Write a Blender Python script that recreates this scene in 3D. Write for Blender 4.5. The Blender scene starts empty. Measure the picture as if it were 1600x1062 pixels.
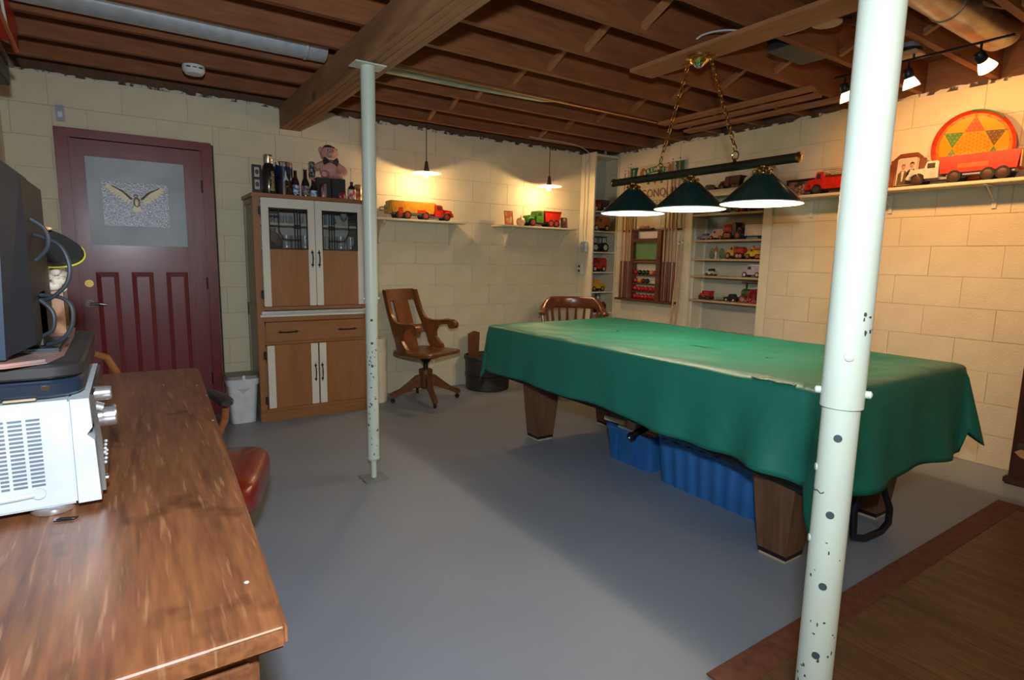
import bpy, bmesh, math, random
from mathutils import Vector, Matrix
random.seed(7)
R_ = math.radians
SC = bpy.context.scene
COL = SC.collection
DY = 5.04      # back wall plane
RX = 4.613     # right wall plane
LX = -0.62     # left wall plane
FY = -2.2      # wall behind the camera
WT = 2.44      # top of block walls

# ------------------------------------------------------------------ camera
F_, YAW, PIT, ROL, CH = 893.7488, 0.5906117, 0.1409735, 0.0192015, 1.2840047
fw = Vector((math.sin(YAW)*math.cos(PIT), math.cos(YAW)*math.cos(PIT), -math.sin(PIT)))
r0 = Vector((math.cos(YAW), -math.sin(YAW), 0)); u0 = r0.cross(fw)
rr = r0*math.cos(ROL)+u0*math.sin(ROL); uu = -r0*math.sin(ROL)+u0*math.cos(ROL)
cd = bpy.data.cameras.new('camera'); cam = bpy.data.objects.new('camera', cd); COL.objects.link(cam)
M4 = Matrix(((rr.x, uu.x, -fw.x, 0), (rr.y, uu.y, -fw.y, 0), (rr.z, uu.z, -fw.z, CH), (0, 0, 0, 1)))
cam.matrix_world = M4
cd.sensor_width = 36.0; cd.lens = F_/1600*36.0; cd.clip_start = 0.02
SC.camera = cam

# ------------------------------------------------------------------ world, view
SC.view_settings.view_transform = 'Standard'; SC.view_settings.look = 'None'
SC.view_settings.gamma = 1.0; SC.view_settings.use_curve_mapping = False
SC.view_settings.exposure = 0.0
W = bpy.data.worlds.new('world'); SC.world = W; W.use_nodes = True
W.node_tree.nodes['Background'].inputs[0].default_value = (0.03, 0.035, 0.045, 1)
W.node_tree.nodes['Background'].inputs[1].default_value = 1.0

def lamp(name, kind, loc, power, color, size=0.05, aim=None, spot=None, blend=0.5, sizey=None):
    d = bpy.data.lights.new(name, kind); d.energy = power; d.color = color
    if kind == 'AREA':
        d.shape = 'RECTANGLE' if sizey else 'SQUARE'; d.size = size
        if sizey: d.size_y = sizey
    else: d.shadow_soft_size = size
    if kind == 'SPOT': d.spot_size = spot; d.spot_blend = blend
    o = bpy.data.objects.new(name, d); COL.objects.link(o); o.location = loc
    if aim is not None:
        o.rotation_euler = (Vector(aim)-Vector(loc)).to_track_quat('-Z', 'Y').to_euler()
    return o
# flash on the photographer's camera (cool against the tungsten lamps)
lamp('camera_flash', 'SPOT', (0.0, -0.02, 1.57), 205, (0.80, 0.91, 1.0), 0.05, aim=(1.25, 3.2, 1.10), spot=R_(140), blend=1.0)
# added fill light behind the camera for the room's general brightness
lamp('rear_fill_light', 'AREA', (1.2, -1.0, 2.35), 22, (1.0, 0.75, 0.48), 1.6, aim=(1.2, 0.0, 0))

# ------------------------------------------------------------------ materials
MATS = {}
def nodes_of(name):
    m = bpy.data.materials.new(name); m.use_nodes = True
    nt = m.node_tree; b = nt.nodes['Principled BSDF']
    return m, nt, b
def pm(name, c1, c2=None, scale=8.0, rough=0.6, metal=0.0, stretch=(1, 1, 1), bump=0.0, detail=4, spec=0.5, dist=0.0,
       lo=0.35, hi=0.65, rough2=None, coat=0.0, bscale=None, emit=0.0, alpha=1.0, trans=0.0):
    """procedural two colour noise material in object space"""
    if name in MATS: return MATS[name]
    m, nt, b = nodes_of(name)
    c2 = c2 or tuple(min(1, x*0.8) for x in c1)
    tc = nt.nodes.new('ShaderNodeTexCoord'); mp = nt.nodes.new('ShaderNodeMapping')
    mp.inputs['Scale'].default_value = stretch
    nt.links.new(tc.outputs['Object'], mp.inputs['Vector'])
    n = nt.nodes.new('ShaderNodeTexNoise'); n.inputs['Scale'].default_value = scale
    n.inputs['Detail'].default_value = detail; n.inputs['Distortion'].default_value = dist
    nt.links.new(mp.outputs[0], n.inputs['Vector'])
    r = nt.nodes.new('ShaderNodeValToRGB')
    r.color_ramp.elements[0].position = lo; r.color_ramp.elements[1].position = hi
    r.color_ramp.elements[0].color = (*c2, 1); r.color_ramp.elements[1].color = (*c1, 1)
    nt.links.new(n.outputs['Fac'], r.inputs[0]); nt.links.new(r.outputs[0], b.inputs['Base Color'])
    b.inputs['Roughness'].default_value = rough; b.inputs['Metallic'].default_value = metal
    b.inputs['Specular IOR Level'].default_value = spec
    b.inputs['Coat Weight'].default_value = coat; b.inputs['Coat Roughness'].default_value = .22
    if rough2 is not None:
        mr = nt.nodes.new('ShaderNodeMapRange'); mr.inputs[3].default_value = rough; mr.inputs[4].default_value = rough2
        nt.links.new(n.outputs['Fac'], mr.inputs[0]); nt.links.new(mr.outputs[0], b.inputs['Roughness'])
    if bump:
        bp = nt.nodes.new('ShaderNodeBump'); bp.inputs['Strength'].default_value = bump; bp.inputs['Distance'].default_value = 0.01
        src = n
        if bscale:
            src = nt.nodes.new('ShaderNodeTexNoise'); src.inputs['Scale'].default_value = bscale; src.inputs['Detail'].default_value = 3
            nt.links.new(mp.outputs[0], src.inputs['Vector'])
        nt.links.new(src.outputs['Fac'], bp.inputs['Height']); nt.links.new(bp.outputs[0], b.inputs['Normal'])
    if emit:
        b.inputs['Emission Color'].default_value = (*c1, 1); b.inputs['Emission Strength'].default_value = emit
    if trans:
        b.inputs['Transmission Weight'].default_value = trans
    if alpha < 1: b.inputs['Alpha'].default_value = alpha
    MATS[name] = m
    return m
def wood(name, c1, c2, axis='z', scale=3.0, rough=0.5, coat=0.0, knots=False, ring=9.0, bump=0.15):
    if name in MATS: return MATS[name]
    m, nt, b = nodes_of(name)
    st = {'x': (0.12, 1, 1), 'y': (1, 0.12, 1), 'z': (1, 1, 0.12)}[axis]
    tc = nt.nodes.new('ShaderNodeTexCoord'); mp = nt.nodes.new('ShaderNodeMapping'); mp.inputs['Scale'].default_value = st
    nt.links.new(tc.outputs['Object'], mp.inputs[0])
    n1 = nt.nodes.new('ShaderNodeTexNoise'); n1.inputs['Scale'].default_value = scale*3; n1.inputs['Detail'].default_value = 5; n1.inputs['Distortion'].default_value = 1.2
    n2 = nt.nodes.new('ShaderNodeTexNoise'); n2.inputs['Scale'].default_value = scale*ring*3; n2.inputs['Detail'].default_value = 3
    nt.links.new(mp.outputs[0], n1.inputs['Vector']); nt.links.new(mp.outputs[0], n2.inputs['Vector'])
    mx = nt.nodes.new('ShaderNodeMix'); mx.data_type = 'FLOAT'; mx.inputs[0].default_value = 0.42
    nt.links.new(n1.outputs['Fac'], mx.inputs[2]); nt.links.new(n2.outputs['Fac'], mx.inputs[3])
    r = nt.nodes.new('ShaderNodeValToRGB'); r.color_ramp.elements[0].position = .36; r.color_ramp.elements[1].position = .64
    r.color_ramp.elements[0].color = (*c2, 1); r.color_ramp.elements[1].color = (*c1, 1)
    nt.links.new(mx.outputs[0], r.inputs[0])
    out = r.outputs[0]
    if knots:
        v = nt.nodes.new('ShaderNodeTexVoronoi'); v.inputs['Scale'].default_value = 2.6
        mp2 = nt.nodes.new('ShaderNodeMapping'); mp2.inputs['Scale'].default_value = {'x': (.55, 1, 1), 'y': (1, .55, 1), 'z': (1, 1, .55)}[axis]
        nt.links.new(tc.outputs['Object'], mp2.inputs[0]); nt.links.new(mp2.outputs[0], v.inputs['Vector'])
        kr = nt.nodes.new('ShaderNodeValToRGB'); kr.color_ramp.elements[0].position = .03; kr.color_ramp.elements[1].position = .1
        kr.color_ramp.elements[0].color = (.22, .22, .22, 1); kr.color_ramp.elements[1].color = (1, 1, 1, 1)
        nt.links.new(v.outputs['Distance'], kr.inputs[0])
        mm = nt.nodes.new('ShaderNodeMix'); mm.data_type = 'RGBA'; mm.blend_type = 'MULTIPLY'; mm.inputs[0].default_value = .85
        nt.links.new(out, mm.inputs[6]); nt.links.new(kr.outputs[0], mm.inputs[7]); out = mm.outputs[2]
    nt.links.new(out, b.inputs['Base Color'])
    b.inputs['Roughness'].default_value = rough; b.inputs['Coat Weight'].default_value = coat; b.inputs['Coat Roughness'].default_value = .25
    bp = nt.nodes.new('ShaderNodeBump'); bp.inputs['Strength'].default_value = bump; bp.inputs['Distance'].default_value = 0.004
    nt.links.new(n2.outputs['Fac'], bp.inputs['Height']); nt.links.new(bp.outputs[0], b.inputs['Normal'])
    MATS[name] = m
    return m
def flat(name, c, rough=0.5, metal=0.0, **k):
    return pm(name, c, tuple(x*0.86 for x in c), 14, rough, metal, **k)

M_block = pm('cream_block_paint', (.70, .635, .46), (.65, .585, .42), 5, .62, bump=.35, bscale=90)
M_mortar = pm('cream_mortar', (.64, .575, .41), (.58, .52, .37), 9, .7)
M_cream = pm('cream_board_paint', (.76, .70, .52), (.69, .63, .46), 4, .5)
M_floor = pm('grey_blue_floor_paint', (.26, .295, .355), (.225, .26, .32), 1.6, .44, rough2=.62, detail=8, lo=.3, hi=.7, bump=.05)
M_joist = wood('rough_joist_wood', (.30, .108, .034), (.18, .058, .020), 'x', 1.7, .72, knots=True)
M_beam = wood('beam_wood', (.36, .19, .085), (.23, .11, .05), 'y', 1.7, .72, knots=True)
M_strip = wood('strip_wood', (.42, .19, .075), (.28, .11, .045), 'y', 2.2, .66)
M_sub = wood('subfloor_wood', (.14, .07, .035), (.09, .042, .02), 'y', 2, .8)
M_galv = pm('galvanised_steel', (.66, .70, .75), (.54, .59, .64), 22, .36, .55, detail=2)
M_duct = pm('old_galvanised_steel', (.55, .50, .40), (.40, .35, .27), 9, .4, .85)
M_pole = pm('cream_green_pole_paint', (.56, .62, .54), (.53, .59, .51), 5, .42)
M_red = pm('dark_red_door_paint', (.175, .012, .018), (.145, .009, .014), 12, .42, stretch=(1, 1, .1), bump=.25, coat=.35)
M_redf = pm('dark_red_frame_paint', (.19, .018, .020), (.15, .012, .015), 12, .34)
M_grey = pm('blotchy_grey_glass_paint', (.44, .49, .54), (.32, .36, .40), 3.2, .45)
M_plaque = pm('hammered_metal', (.16, .155, .165), (.11, .108, .112), 130, .30, .9, bump=.22)
M_brass = flat('polished_brass', (.85, .58, .18), .16, 1.0)
M_chrome = flat('chrome', (.8, .82, .85), .12, 1.0)
M_black = flat('black_paint', (.012, .012, .014), .35)
M_blackp = flat('black_plastic', (.010, .012, .017), .42)
M_blkmetal = flat('black_iron', (.015, .014, .014), .4, .3)
M_oak = wood('golden_oak_veneer', (.31, .130, .036), (.24, .095, .025), 'z', 2.4, .42, .15)
M_oakx = wood('golden_oak_rail', (.31, .135, .038), (.24, .098, .026), 'x', 2.4, .42, .15)
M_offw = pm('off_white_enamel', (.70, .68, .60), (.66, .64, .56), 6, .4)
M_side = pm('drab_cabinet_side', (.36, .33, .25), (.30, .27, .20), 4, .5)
M_dkoak = wood('dark_oak', (.17, .062, .020), (.085, .030, .012), 'z', 3, .34, .3)
M_dkoakx = wood('dark_oak_x', (.17, .062, .020), (.085, .030, .012), 'x', 3, .34, .3)
M_cloth = None
M_legw = wood('table_leg_laminate', (.20, .098, .050), (.105, .048, .025), 'z', 2.6, .42, .1, ring=6)
M_bluep = pm('blue_bin_plastic', (.028, .165, .46), (.024, .140, .40), 6, .34)
M_white = flat('white_plastic', (.66, .69, .74), .42)
M_greenm = flat('dark_green_enamel', (.010, .040, .038), .22)
M_shadew = flat('white_enamel_inside', (.86, .86, .84), .5)

# ------------------------------------------------------------------ mesh helper
def root_loc(p):
    v = Vector((0, 0, 0))
    while p is not None:
        v += Vector(p.location); p = p.parent
    return v
class MB:
    def __init__(s): s.v = []; s.f = []; s.flatf = set()
    def add(s, vs, fs, flat=False, T=None):
        o = len(s.v)
        for a in vs:
            a = Vector(a)
            if T is not None: a = T @ a
            s.v.append(a)
        for q in fs:
            if flat: s.flatf.add(len(s.f))
            s.f.append([i+o for i in q])
        return s
    def box(s, x0, x1, y0, y1, z0, z1, T=None, bv=0.0):
        if x0 > x1: x0, x1 = x1, x0
        if y0 > y1: y0, y1 = y1, y0
        if z0 > z1: z0, z1 = z1, z0
        if bv <= 0:
            vs = [(x, y, z) for z in (z0, z1) for x, y in ((x0, y0), (x1, y0), (x1, y1), (x0, y1))]
            return s.add(vs, [(3, 2, 1, 0), (4, 5, 6, 7), (0, 1, 5, 4), (1, 2, 6, 5), (2, 3, 7, 6), (3, 0, 4, 7)], True, T)
        bm = bmesh.new(); bmesh.ops.create_cube(bm, size=1)
        bmesh.ops.scale(bm, vec=(x1-x0, y1-y0, z1-z0), verts=bm.verts)
        bmesh.ops.translate(bm, vec=((x0+x1)/2, (y0+y1)/2, (z0+z1)/2), verts=bm.verts)
        bmesh.ops.bevel(bm, geom=bm.edges[:], offset=min(bv, .45*min(x1-x0, y1-y0, z1-z0)), segments=2, affect='EDGES')
        bm.verts.index_update()
        s.add([v.co[:] for v in bm.verts], [[v.index for v in f.verts] for f in bm.faces], False, T); bm.free()
        return s
    def tube(s, pts, r, n=10, T=None, closed=False, caps=True, flatten=None):
        """pipe along points; r number or list"""
        pts = [Vector(p) for p in pts]; m = len(pts)
        rs = r if isinstance(r, (list, tuple)) else [r]*m
        up = None; vs = []
        for i, p in enumerate(pts):
            if closed: t = (pts[(i+1) % m]-pts[i-1])
            else: t = pts[min(i+1, m-1)]-pts[max(i-1, 0)]
            t.normalize()
            if up is None:
                a = Vector((0, 0, 1)) if abs(t.z) < .9 else Vector((1, 0, 0))
                up = a-t*a.dot(t)
            else: up = up-t*up.dot(t)
            up.normalize(); sd = t.cross(up)
            for k in range(n):
                an = 2*math.pi*k/n
                fu, fs_ = (flatten or (1, 1))
                vs.append(p+(up*math.cos(an)*fu+sd*math.sin(an)*fs_)*rs[i])
        fs = []
        for i in range(m if closed else m-1):
            j = (i+1) % m
            for k in range(n):
                k2 = (k+1) % n
                fs.append((i*n+k, i*n+k2, j*n+k2, j*n+k))
        if caps and not closed:
            fs.append(tuple(reversed(range(n)))[::-1] if False else tuple(range(n))[::-1]); fs.append(tuple((m-1)*n+k for k in range(n)))
        return s.add(vs, fs, False, T)
    def lathe(s, prof, c=(0, 0, 0), n=24, T=None, axis='z', caps=True):
        vs = []
        for (r, z) in prof:
            for k in range(n):
                a = 2*math.pi*k/n; x, y = r*math.cos(a), r*math.sin(a)
                if axis == 'z': p = (c[0]+x, c[1]+y, c[2]+z)
                elif axis == 'x': p = (c[0]+z, c[1]+x, c[2]+y)
                else: p = (c[0]+y, c[1]+z, c[2]+x)
                vs.append(p)
        fs = []; m = len(prof)
        for i in range(m-1):
            for k in range(n):
                k2 = (k+1) % n; fs.append((i*n+k, i*n+k2, (i+1)*n+k2, (i+1)*n+k))
        if caps:
            if prof[0][0] > 1e-5: fs.append(tuple(range(n))[::-1])
            if prof[-1][0] > 1e-5: fs.append(tuple((m-1)*n+k for k in range(n)))
        return s.add(vs, fs, False, T)
    def cyl(s, c, r, h, n=20, axis='z', T=None): return s.lathe([(r, 0), (r, h)], c, n, T, axis)
    def ball(s, c, r, n=14, T=None, sc=(1, 1, 1)):
        vs = []; m = max(6, n//2+1)
        prof = [(math.sin(math.pi*i/m), -math.cos(math.pi*i/m)) for i in range(m+1)]
        for (a, z) in prof:
            for k in range(n):
                t = 2*math.pi*k/n
                vs.append((c[0]+r*sc[0]*a*math.cos(t), c[1]+r*sc[1]*a*math.sin(t), c[2]+r*sc[2]*z))
        fs = [(i*n+k, i*n+(k+1) % n, (i+1)*n+(k+1) % n, (i+1)*n+k) for i in range(m) for k in range(n)]
        return s.add(vs, fs, False, T)
    def prism(s, poly, d0, d1, plane='xz', T=None, smooth=False):
        """extrude polygon; plane 'xz' extrudes in y, 'yz' in x, 'xy' in z"""
        n = len(poly)
        def P(a, b, d): return {'xz': (a, d, b), 'yz': (d, a, b), 'xy': (a, b, d)}[plane]
        vs = [P(a, b, d0) for a, b in poly]+[P(a, b, d1) for a, b in poly]
        fs = [tuple(range(n)), tuple(range(n, 2*n))[::-1]]+[(i, i+n, (i+1) % n+n, (i+1) % n) for i in range(n)]
        return s.add(vs, fs, not smooth, T)
    def build(s, name, m, parent=None, local=False, smooth=True, sharp=32):
        off = Vector((0, 0, 0)) if local else root_loc(parent)
        me = bpy.data.meshes.new(name)
        me.from_pydata([v-off for v in s.v], [], s.f)
        bm = bmesh.new(); bm.from_mesh(me)
        bmesh.ops.remove_doubles(bm, verts=bm.verts, dist=1e-6)
        bmesh.ops.recalc_face_normals(bm, faces=bm.faces)
        bm.to_mesh(me); bm.free(); me.update()
        if smooth:
            me.shade_smooth()
            try: me.set_sharp_from_angle(angle=R_(sharp))
            except Exception: pass
        if m is not None: me.materials.append(m)
        o = bpy.data.objects.new(name, me); COL.objects.link(o)
        if parent is not None: o.parent = parent
        return o
def P(name, m, parent, fn, **k):
    b = MB(); fn(b); return b.build(name, m, parent, **k)
def thing(name, label, cat, loc=(0, 0, 0), rz=0, group=None):
    o = bpy.data.objects.new(name, None); COL.objects.link(o); o.empty_display_size = .05
    o.location = loc; o.rotation_euler = (0, 0, rz)
    o['label'] = label; o['category'] = cat
    if group: o['group'] = group
    return o
def tag(o, label, cat, group=None):
    o['label'] = label; o['category'] = cat
    if group: o['group'] = group
    return o
def struct(o): o['kind'] = 'structure'; return o
def recenter(o):
    """move a single-mesh thing's origin to its base"""
    vs = o.data.vertices
    mn = Vector((min(v.co.x for v in vs), min(v.co.y for v in vs), min(v.co.z for v in vs)))
    mx = Vector((max(v.co.x for v in vs), max(v.co.y for v in vs), max(v.co.z for v in vs)))
    c = Vector(((mn.x+mx.x)/2, (mn.y+mx.y)/2, mn.z))
    for v in vs: v.co -= c
    o.location = c+Vector(o.location); return o
def dup(root):
    r = root.copy(); COL.objects.link(r)
    for ch in list(root.children):
        c = ch.copy(); COL.objects.link(c); c.parent = r
        for g in list(ch.children):
            d = g.copy(); COL.objects.link(d); d.parent = c
    return r
def sp(pts, k=5, closed=False):
    pts = [Vector(p) for p in pts]; n = len(pts); out = []
    for i in range(n if closed else n-1):
        p0 = pts[(i-1) % n] if (closed or i) else pts[0]; p1 = pts[i]; p2 = pts[(i+1) % n]; p3 = pts[(i+2) % n] if (closed or i+2 < n) else p2
        for j in range(k):
            t = j/k; out.append(.5*((2*p1)+(p2-p0)*t+(2*p0-5*p1+4*p2-p3)*t*t+(3*p1-p0-3*p2+p3)*t**3))
    if not closed: out.append(pts[-1])
    return out
def text(s, size, m, parent, M, name='lettering', depth=0.0006, squeeze=1.0, align='CENTER'):
    cu = bpy.data.curves.new(name, 'FONT'); cu.body = s; cu.size = size; cu.extrude = depth; cu.align_x = align; cu.align_y = 'CENTER'
    o = bpy.data.objects.new(name+'_tmp', cu); COL.objects.link(o)
    bpy.context.view_layer.update()
    dg = bpy.context.evaluated_depsgraph_get()
    me = bpy.data.meshes.new_from_object(o.evaluated_get(dg)); bpy.data.objects.remove(o)
    off = root_loc(parent)
    for v in me.vertices:
        p = M @ Vector((v.co.x*squeeze, v.co.y, v.co.z)); v.co = p-off
    me.materials.clear(); me.materials.append(m)
    q = bpy.data.objects.new(name, me); COL.objects.link(q); q.parent = parent
    return q
def frame(origin, xdir, ydir):
    x = Vector(xdir).normalized(); y = Vector(ydir).normalized(); z = x.cross(y)
    return Matrix(((x.x, y.x, z.x, origin[0]), (x.y, y.y, z.y, origin[1]), (x.z, y.z, z.z, origin[2]), (0, 0, 0, 1)))

# ================================================================== STRUCTURE
b = MB(); b.box(LX-.1, RX+.4, FY-.1, DY+.2, -.12, 0); floor = struct(b.build('floor', M_floor))
# ---- block walls
def rect_sub(rects, h):
    out = []
    for (a, c, z0, z1) in rects:
        ha, hc, hz0, hz1 = h
        if c <= ha+1e-4 or a >= hc-1e-4 or z1 <= hz0+1e-4 or z0 >= hz1-1e-4: out.append((a, c, z0, z1)); continue
        if a < ha: out.append((a, ha, z0, z1))
        if c > hc: out.append((hc, c, z0, z1))
        aa, cc = max(a, ha), min(c, hc)
        if z0 < hz0: out.append((aa, cc, z0, hz0))
        if z1 > hz1: out.append((aa, cc, hz1, z1))
    return [r for r in out if r[1]-r[0] > .012 and r[3]-r[2] > .012]
BM_CACHE = {}
def block_mesh(w, h):
    k = (round(w, 3), round(h, 3))
    if k in BM_CACHE: return BM_CACHE[k]
    g = .0009; i = .0027; d = .0017
    def ring(off, y): return [(off, y, off), (w-off, y, off), (w-off, y, h-off), (off, y, h-off)]
    vs = ring(g, .03)+ring(g, d)+ring(i, 0)
    fs = []
    for q in (0, 4):
        for k2 in range(4): fs.append((q+k2, q+(k2+1) % 4, q+4+(k2+1) % 4, q+4+k2))
    fs += [(8, 9, 10, 11), (3, 2, 1, 0)]
    me = bpy.data.meshes.new('block'); me.from_pydata(vs, [], fs)
    bm = bmesh.new(); bm.from_mesh(me); bmesh.ops.recalc_face_normals(bm, faces=bm.faces); bm.to_mesh(me); bm.free()
    me.materials.append(M_block); BM_CACHE[k] = me
    return me
def block_wall(parent, u0, u1, ref, holes, place):
    H = .20333
    for k in range(12):
        u = ref+(.2032 if k % 2 else 0)-40*.4064
        while u < u1:
            a, c = max(u, u0), min(u+.4064, u1)
            if c-a > .012:
                rs = [(a, c, k*H, (k+1)*H)]
                for h in holes: rs = rect_sub(rs, h)
                for (p, q, z0, z1) in rs:
                    o = bpy.data.objects.new('block', block_mesh(q-p, z1-z0)); COL.objects.link(o)
                    o.parent = parent; place(o, p, q, z0)
            u += .4064
wb = MB()
wb.box(LX-.1, -.358, DY+.006, DY+.16, 0, WT); wb.box(.60, RX+.0, DY+.006, DY+.16, 0, WT)
wb.box(-.358, .60, DY+.006, DY+.16, 2.095, WT); wb.box(-.358, .60, DY+.11, DY+.16, 0, 2.095)
wall_back = struct(wb.build('wall_back', M_mortar))
def place_back(o, p, q, z0): o.location = (p, DY+random.uniform(-.0016, .0016), z0)
block_wall(wall_back, LX, RX, 3.489-.4064*8, [(-.358, .60, 0, 2.095), (1.085, 1.26, 2.285, 2.5)], place_back)
wr = MB()
wr.box(RX+.006, RX+.16, FY, 2.98, 0, WT); wr.box(RX+.006, RX+.16, 3.77, DY+.16, 0, WT); wr.box(RX+.006, RX+.16, 2.98, 3.77, 1.935, WT)
wall_right = struct(wr.build('wall_right', M_mortar))
def place_right(o, p, q, z0):
    o.location = (RX+random.uniform(-.0016, .0016), q, z0); o.rotation_euler = (0, 0, -math.pi/2)
# local +y (depth) -> +X world, local +x -> -Y world
block_wall(wall_right, -.3, DY, 1.315-.4064, [(3.0, 3.75, 0, 1.915)], place_right)
b = MB(); b.box(LX-.1, LX, FY, DY, 0, WT+.28); struct(b.build('wall_left', M_block))
b = MB(); b.box(LX-.1, RX+.16, FY-.1, FY, 0, WT+.28); struct(b.build('wall_front', M_block))
# sill plates / rim above the walls
b = MB(); b.box(LX, RX, DY+.02, DY+.16, WT, 2.68); struct(b.build('trim_1', M_sub))
b = MB(); b.box(RX+.02, RX+.16, FY, DY, WT, 2.68); struct(b.build('trim_2', M_sub))
# ragged plaster / white foam line over the walls
M_foam = pm('white_sill_caulk', (.60, .58, .52), (.06, .05, .045), 16, .8, stretch=(1, 1, .6), lo=.42, hi=.5)
def ragged(name, a0, a1, fn, h=.022, step=.035):
    vs, fs = [], []; n = int((a1-a0)/step)
    for i in range(n+1):
        a = a0+(a1-a0)*i/n; t = h*(.35+random.random())
        for d in (0, .02): vs += [fn(a, d, -.004), fn(a, d, t)]
    for i in range(n):
        p, q = i*4, i*4+4
        fs += [(p, q, q+1, p+1), (p+1, q+1, q+3, p+3), (p+3, q+3, q+2, p+2)]
    b = MB(); b.add(vs, fs, True); return struct(b.build(name, M_foam, smooth=False))
ragged('trim_3', 1.27, RX, lambda a, d, t: (a, DY-.004+d, WT+t))
ragged('trim_4', LX, 1.08, lambda a, d, t: (a, DY-.004+d, WT+t), .016)
ragged('trim_5', FY, DY, lambda a, d, t: (RX-.004+d, a, WT+t), .02)
# ---- ceiling: subfloor, joists, beam, bridging
b = MB(); b.box(LX-.1, RX+.2, FY-.1, DY+.2, 2.66, 2.70); ceiling = struct(b.build('ceiling', M_sub))
JY = [4.80, 4.375, 3.955, 3.53, 3.11, 2.705, 2.295, 1.89, 1.48, 1.075, .67, .26, -.15, -.56, -.97, -1.38, -1.79]
JB = 2.462
def jmesh(L):
    vs = []; b = MB(); b.box(0, L, -.019, .019, 0, .198)
    return b
jr = jmesh(RX+.15-1.10).build('joist', M_joist, ceiling, local=True); jl = jmesh(1.24-LX+.08).build('joist', M_joist, ceiling, local=True)
for i, y in enumerate(JY):
    for src, x, dy in ((jr, 1.10, 0), (jl, LX-.08, .0)):
        o = src if i == 0 else src.copy()
        if i: COL.objects.link(o)
        o.location = (x, y+(dy if x > 0 else -.04)+random.uniform(-.006, .006), JB+random.uniform(-.003, .003))
beam = MB(); beam.box(1.092, 1.252, FY, DY+.1, 2.288, JB-.006)
beam = beam.build('beam', M_beam, ceiling)
for k in range(4):
    x0 = 1.090+k*.041
    P('beam_plank', M_beam, beam, lambda b: b.box(x0, x0+.0385, FY+.01*k, DY+.09, 2.283+.002*(k % 2), 2.455, bv=.002))
# bridging crosses
def bridging(x, y0, y1):
    for s in (0, 1):
        za, zb = (JB+.012, JB+.185) if s == 0 else (JB+.185, JB+.012)
        b = MB(); xo = x+.03*s
        b.prism([(y0+.02, za), (y1-.02, zb), (y1-.02, zb+.03*(1 if True else 0)), (y0+.02, za+.03)], xo, xo+.035, 'yz')
        b.build('bridging', M_strip, ceiling)
for i in range(len(JY)-1):
    for x in (2.24, 3.45):
        if i == 4 and x < 3: pass
        bridging(x+random.uniform(-.03, .03), JY[i+1], JY[i])
# strips nailed under the joists near the right wall
for x0, x1, y0, y1 in ((3.84, 3.93, 2.24, 3.56), (4.03, 4.11, 2.30, 3.58), (4.24, 4.33, 2.24, 3.62)):
    P('strip', M_strip, ceiling, lambda b: b.box(x0, x1, y0, y1, JB-.022, JB-.001, bv=.002))
P('lamp_board', M_strip, ceiling, lambda b: b.box(2.66, 2.86, 1.02, 2.72, JB-.024, JB-.001, bv=.002))
# ---- ducts
t = thing('round_duct', 'grey galvanised round duct running between joists above the left room half', 'duct', (.2, 3.74, 2.45))
P('pipe', M_galv, t, lambda b: b.tube([(LX+.02, 3.74, 2.545), (.3, 3.74, 2.545), (1.085, 3.74, 2.545)], .092, 28))
P('crimp_collar', M_galv, t, lambda b: b.lathe([(.094, 0), (.097, .01), (.094, .02)], (.96, 3.74, 2.545), 28, axis='x', caps=False))
t = thing('round_duct', 'grey green tapering duct between joists right of the beam', 'duct', (2.2, 3.74, 2.47))
P('pipe', pm('dull_zinc_sheet', (.34, .44, .42), (.27, .36, .35), 14, .55, .25), t, lambda b: b.tube([(1.27, 3.74, 2.555), (2.0, 3.742, 2.56), (2.75, 3.742, 2.568), (3.1, 3.742, 2.60), (3.3, 3.742, 2.64)], [.09, .088, .078, .06, .04], 24))
t = thing('round_duct', 'tarnished brassy looking round duct with capped end above the track lights', 'duct', (3.2, 1.215, 2.43))
P('pipe', M_duct, t, lambda b: b.tube([(1.27, 1.28, 2.512), (3.3, 1.28, 2.512)], .078, 28))
P('elbow', M_duct, t, lambda b: b.tube([(3.28, 1.28, 2.512), (3.8, 1.28, 2.512), (3.93, 1.28, 2.515), (4.01, 1.28, 2.54), (4.04, 1.28, 2.60), (4.04, 1.28, 2.655)], [.0805]*6, 28))
P('seam', M_duct, t, lambda b: b.lathe([(.079, 0), (.083, .006), (.079, .012)], (3.28, 1.28, 2.512), 28, axis='x', caps=False))
b = MB(); b.tube([(1.262, 3.556, 2.452), (3.82, 3.556, 2.452)], .008, 8)  # added golden strip stands for warm light along the duct's lower edge
tag(recenter(b.build('golden_edge_strip', flat('golden', (.80, .50, .22), .3, .9))), 'thin copper strip along the joist standing in for warm light on the duct edge', 'pipe')
# black floor register boots in the ceiling
t = thing('register_boot', 'dark sheet metal register boot set between joists near the hanging lamp board', 'vent', (3.25, 2.08, 2.46))
P('boot_body', flat('dark_sheet_metal', (.10, .12, .14), .4, .7), t, lambda b: b.add([(3.08, 1.93, 2.47), (3.42, 1.93, 2.47), (3.42, 2.05, 2.47), (3.08, 2.05, 2.47), (3.14, 1.95, 2.655), (3.36, 1.95, 2.655), (3.36, 2.15, 2.655), (3.14, 2.15, 2.655)], [(0, 1, 5, 4), (1, 2, 6, 5), (2, 3, 7, 6), (3, 0, 4, 7), (0, 1, 2, 3)], True))
P('flange', flat('dark_sheet_metal', (.10, .12, .14), .4, .7), t, lambda b: b.box(3.07, 3.43, 1.915, 2.065, 2.463, 2.471, bv=.001))
t = thing('junction_box', 'round electrical box with tan cover plate beside the front pole top', 'junction box', (3.0, 1.62, 2.45))
P('box_body', M_galv, t, lambda b: b.lathe([(.05, .0), (.05, .05)], (2.95, 1.66, 2.47), 20))
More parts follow.
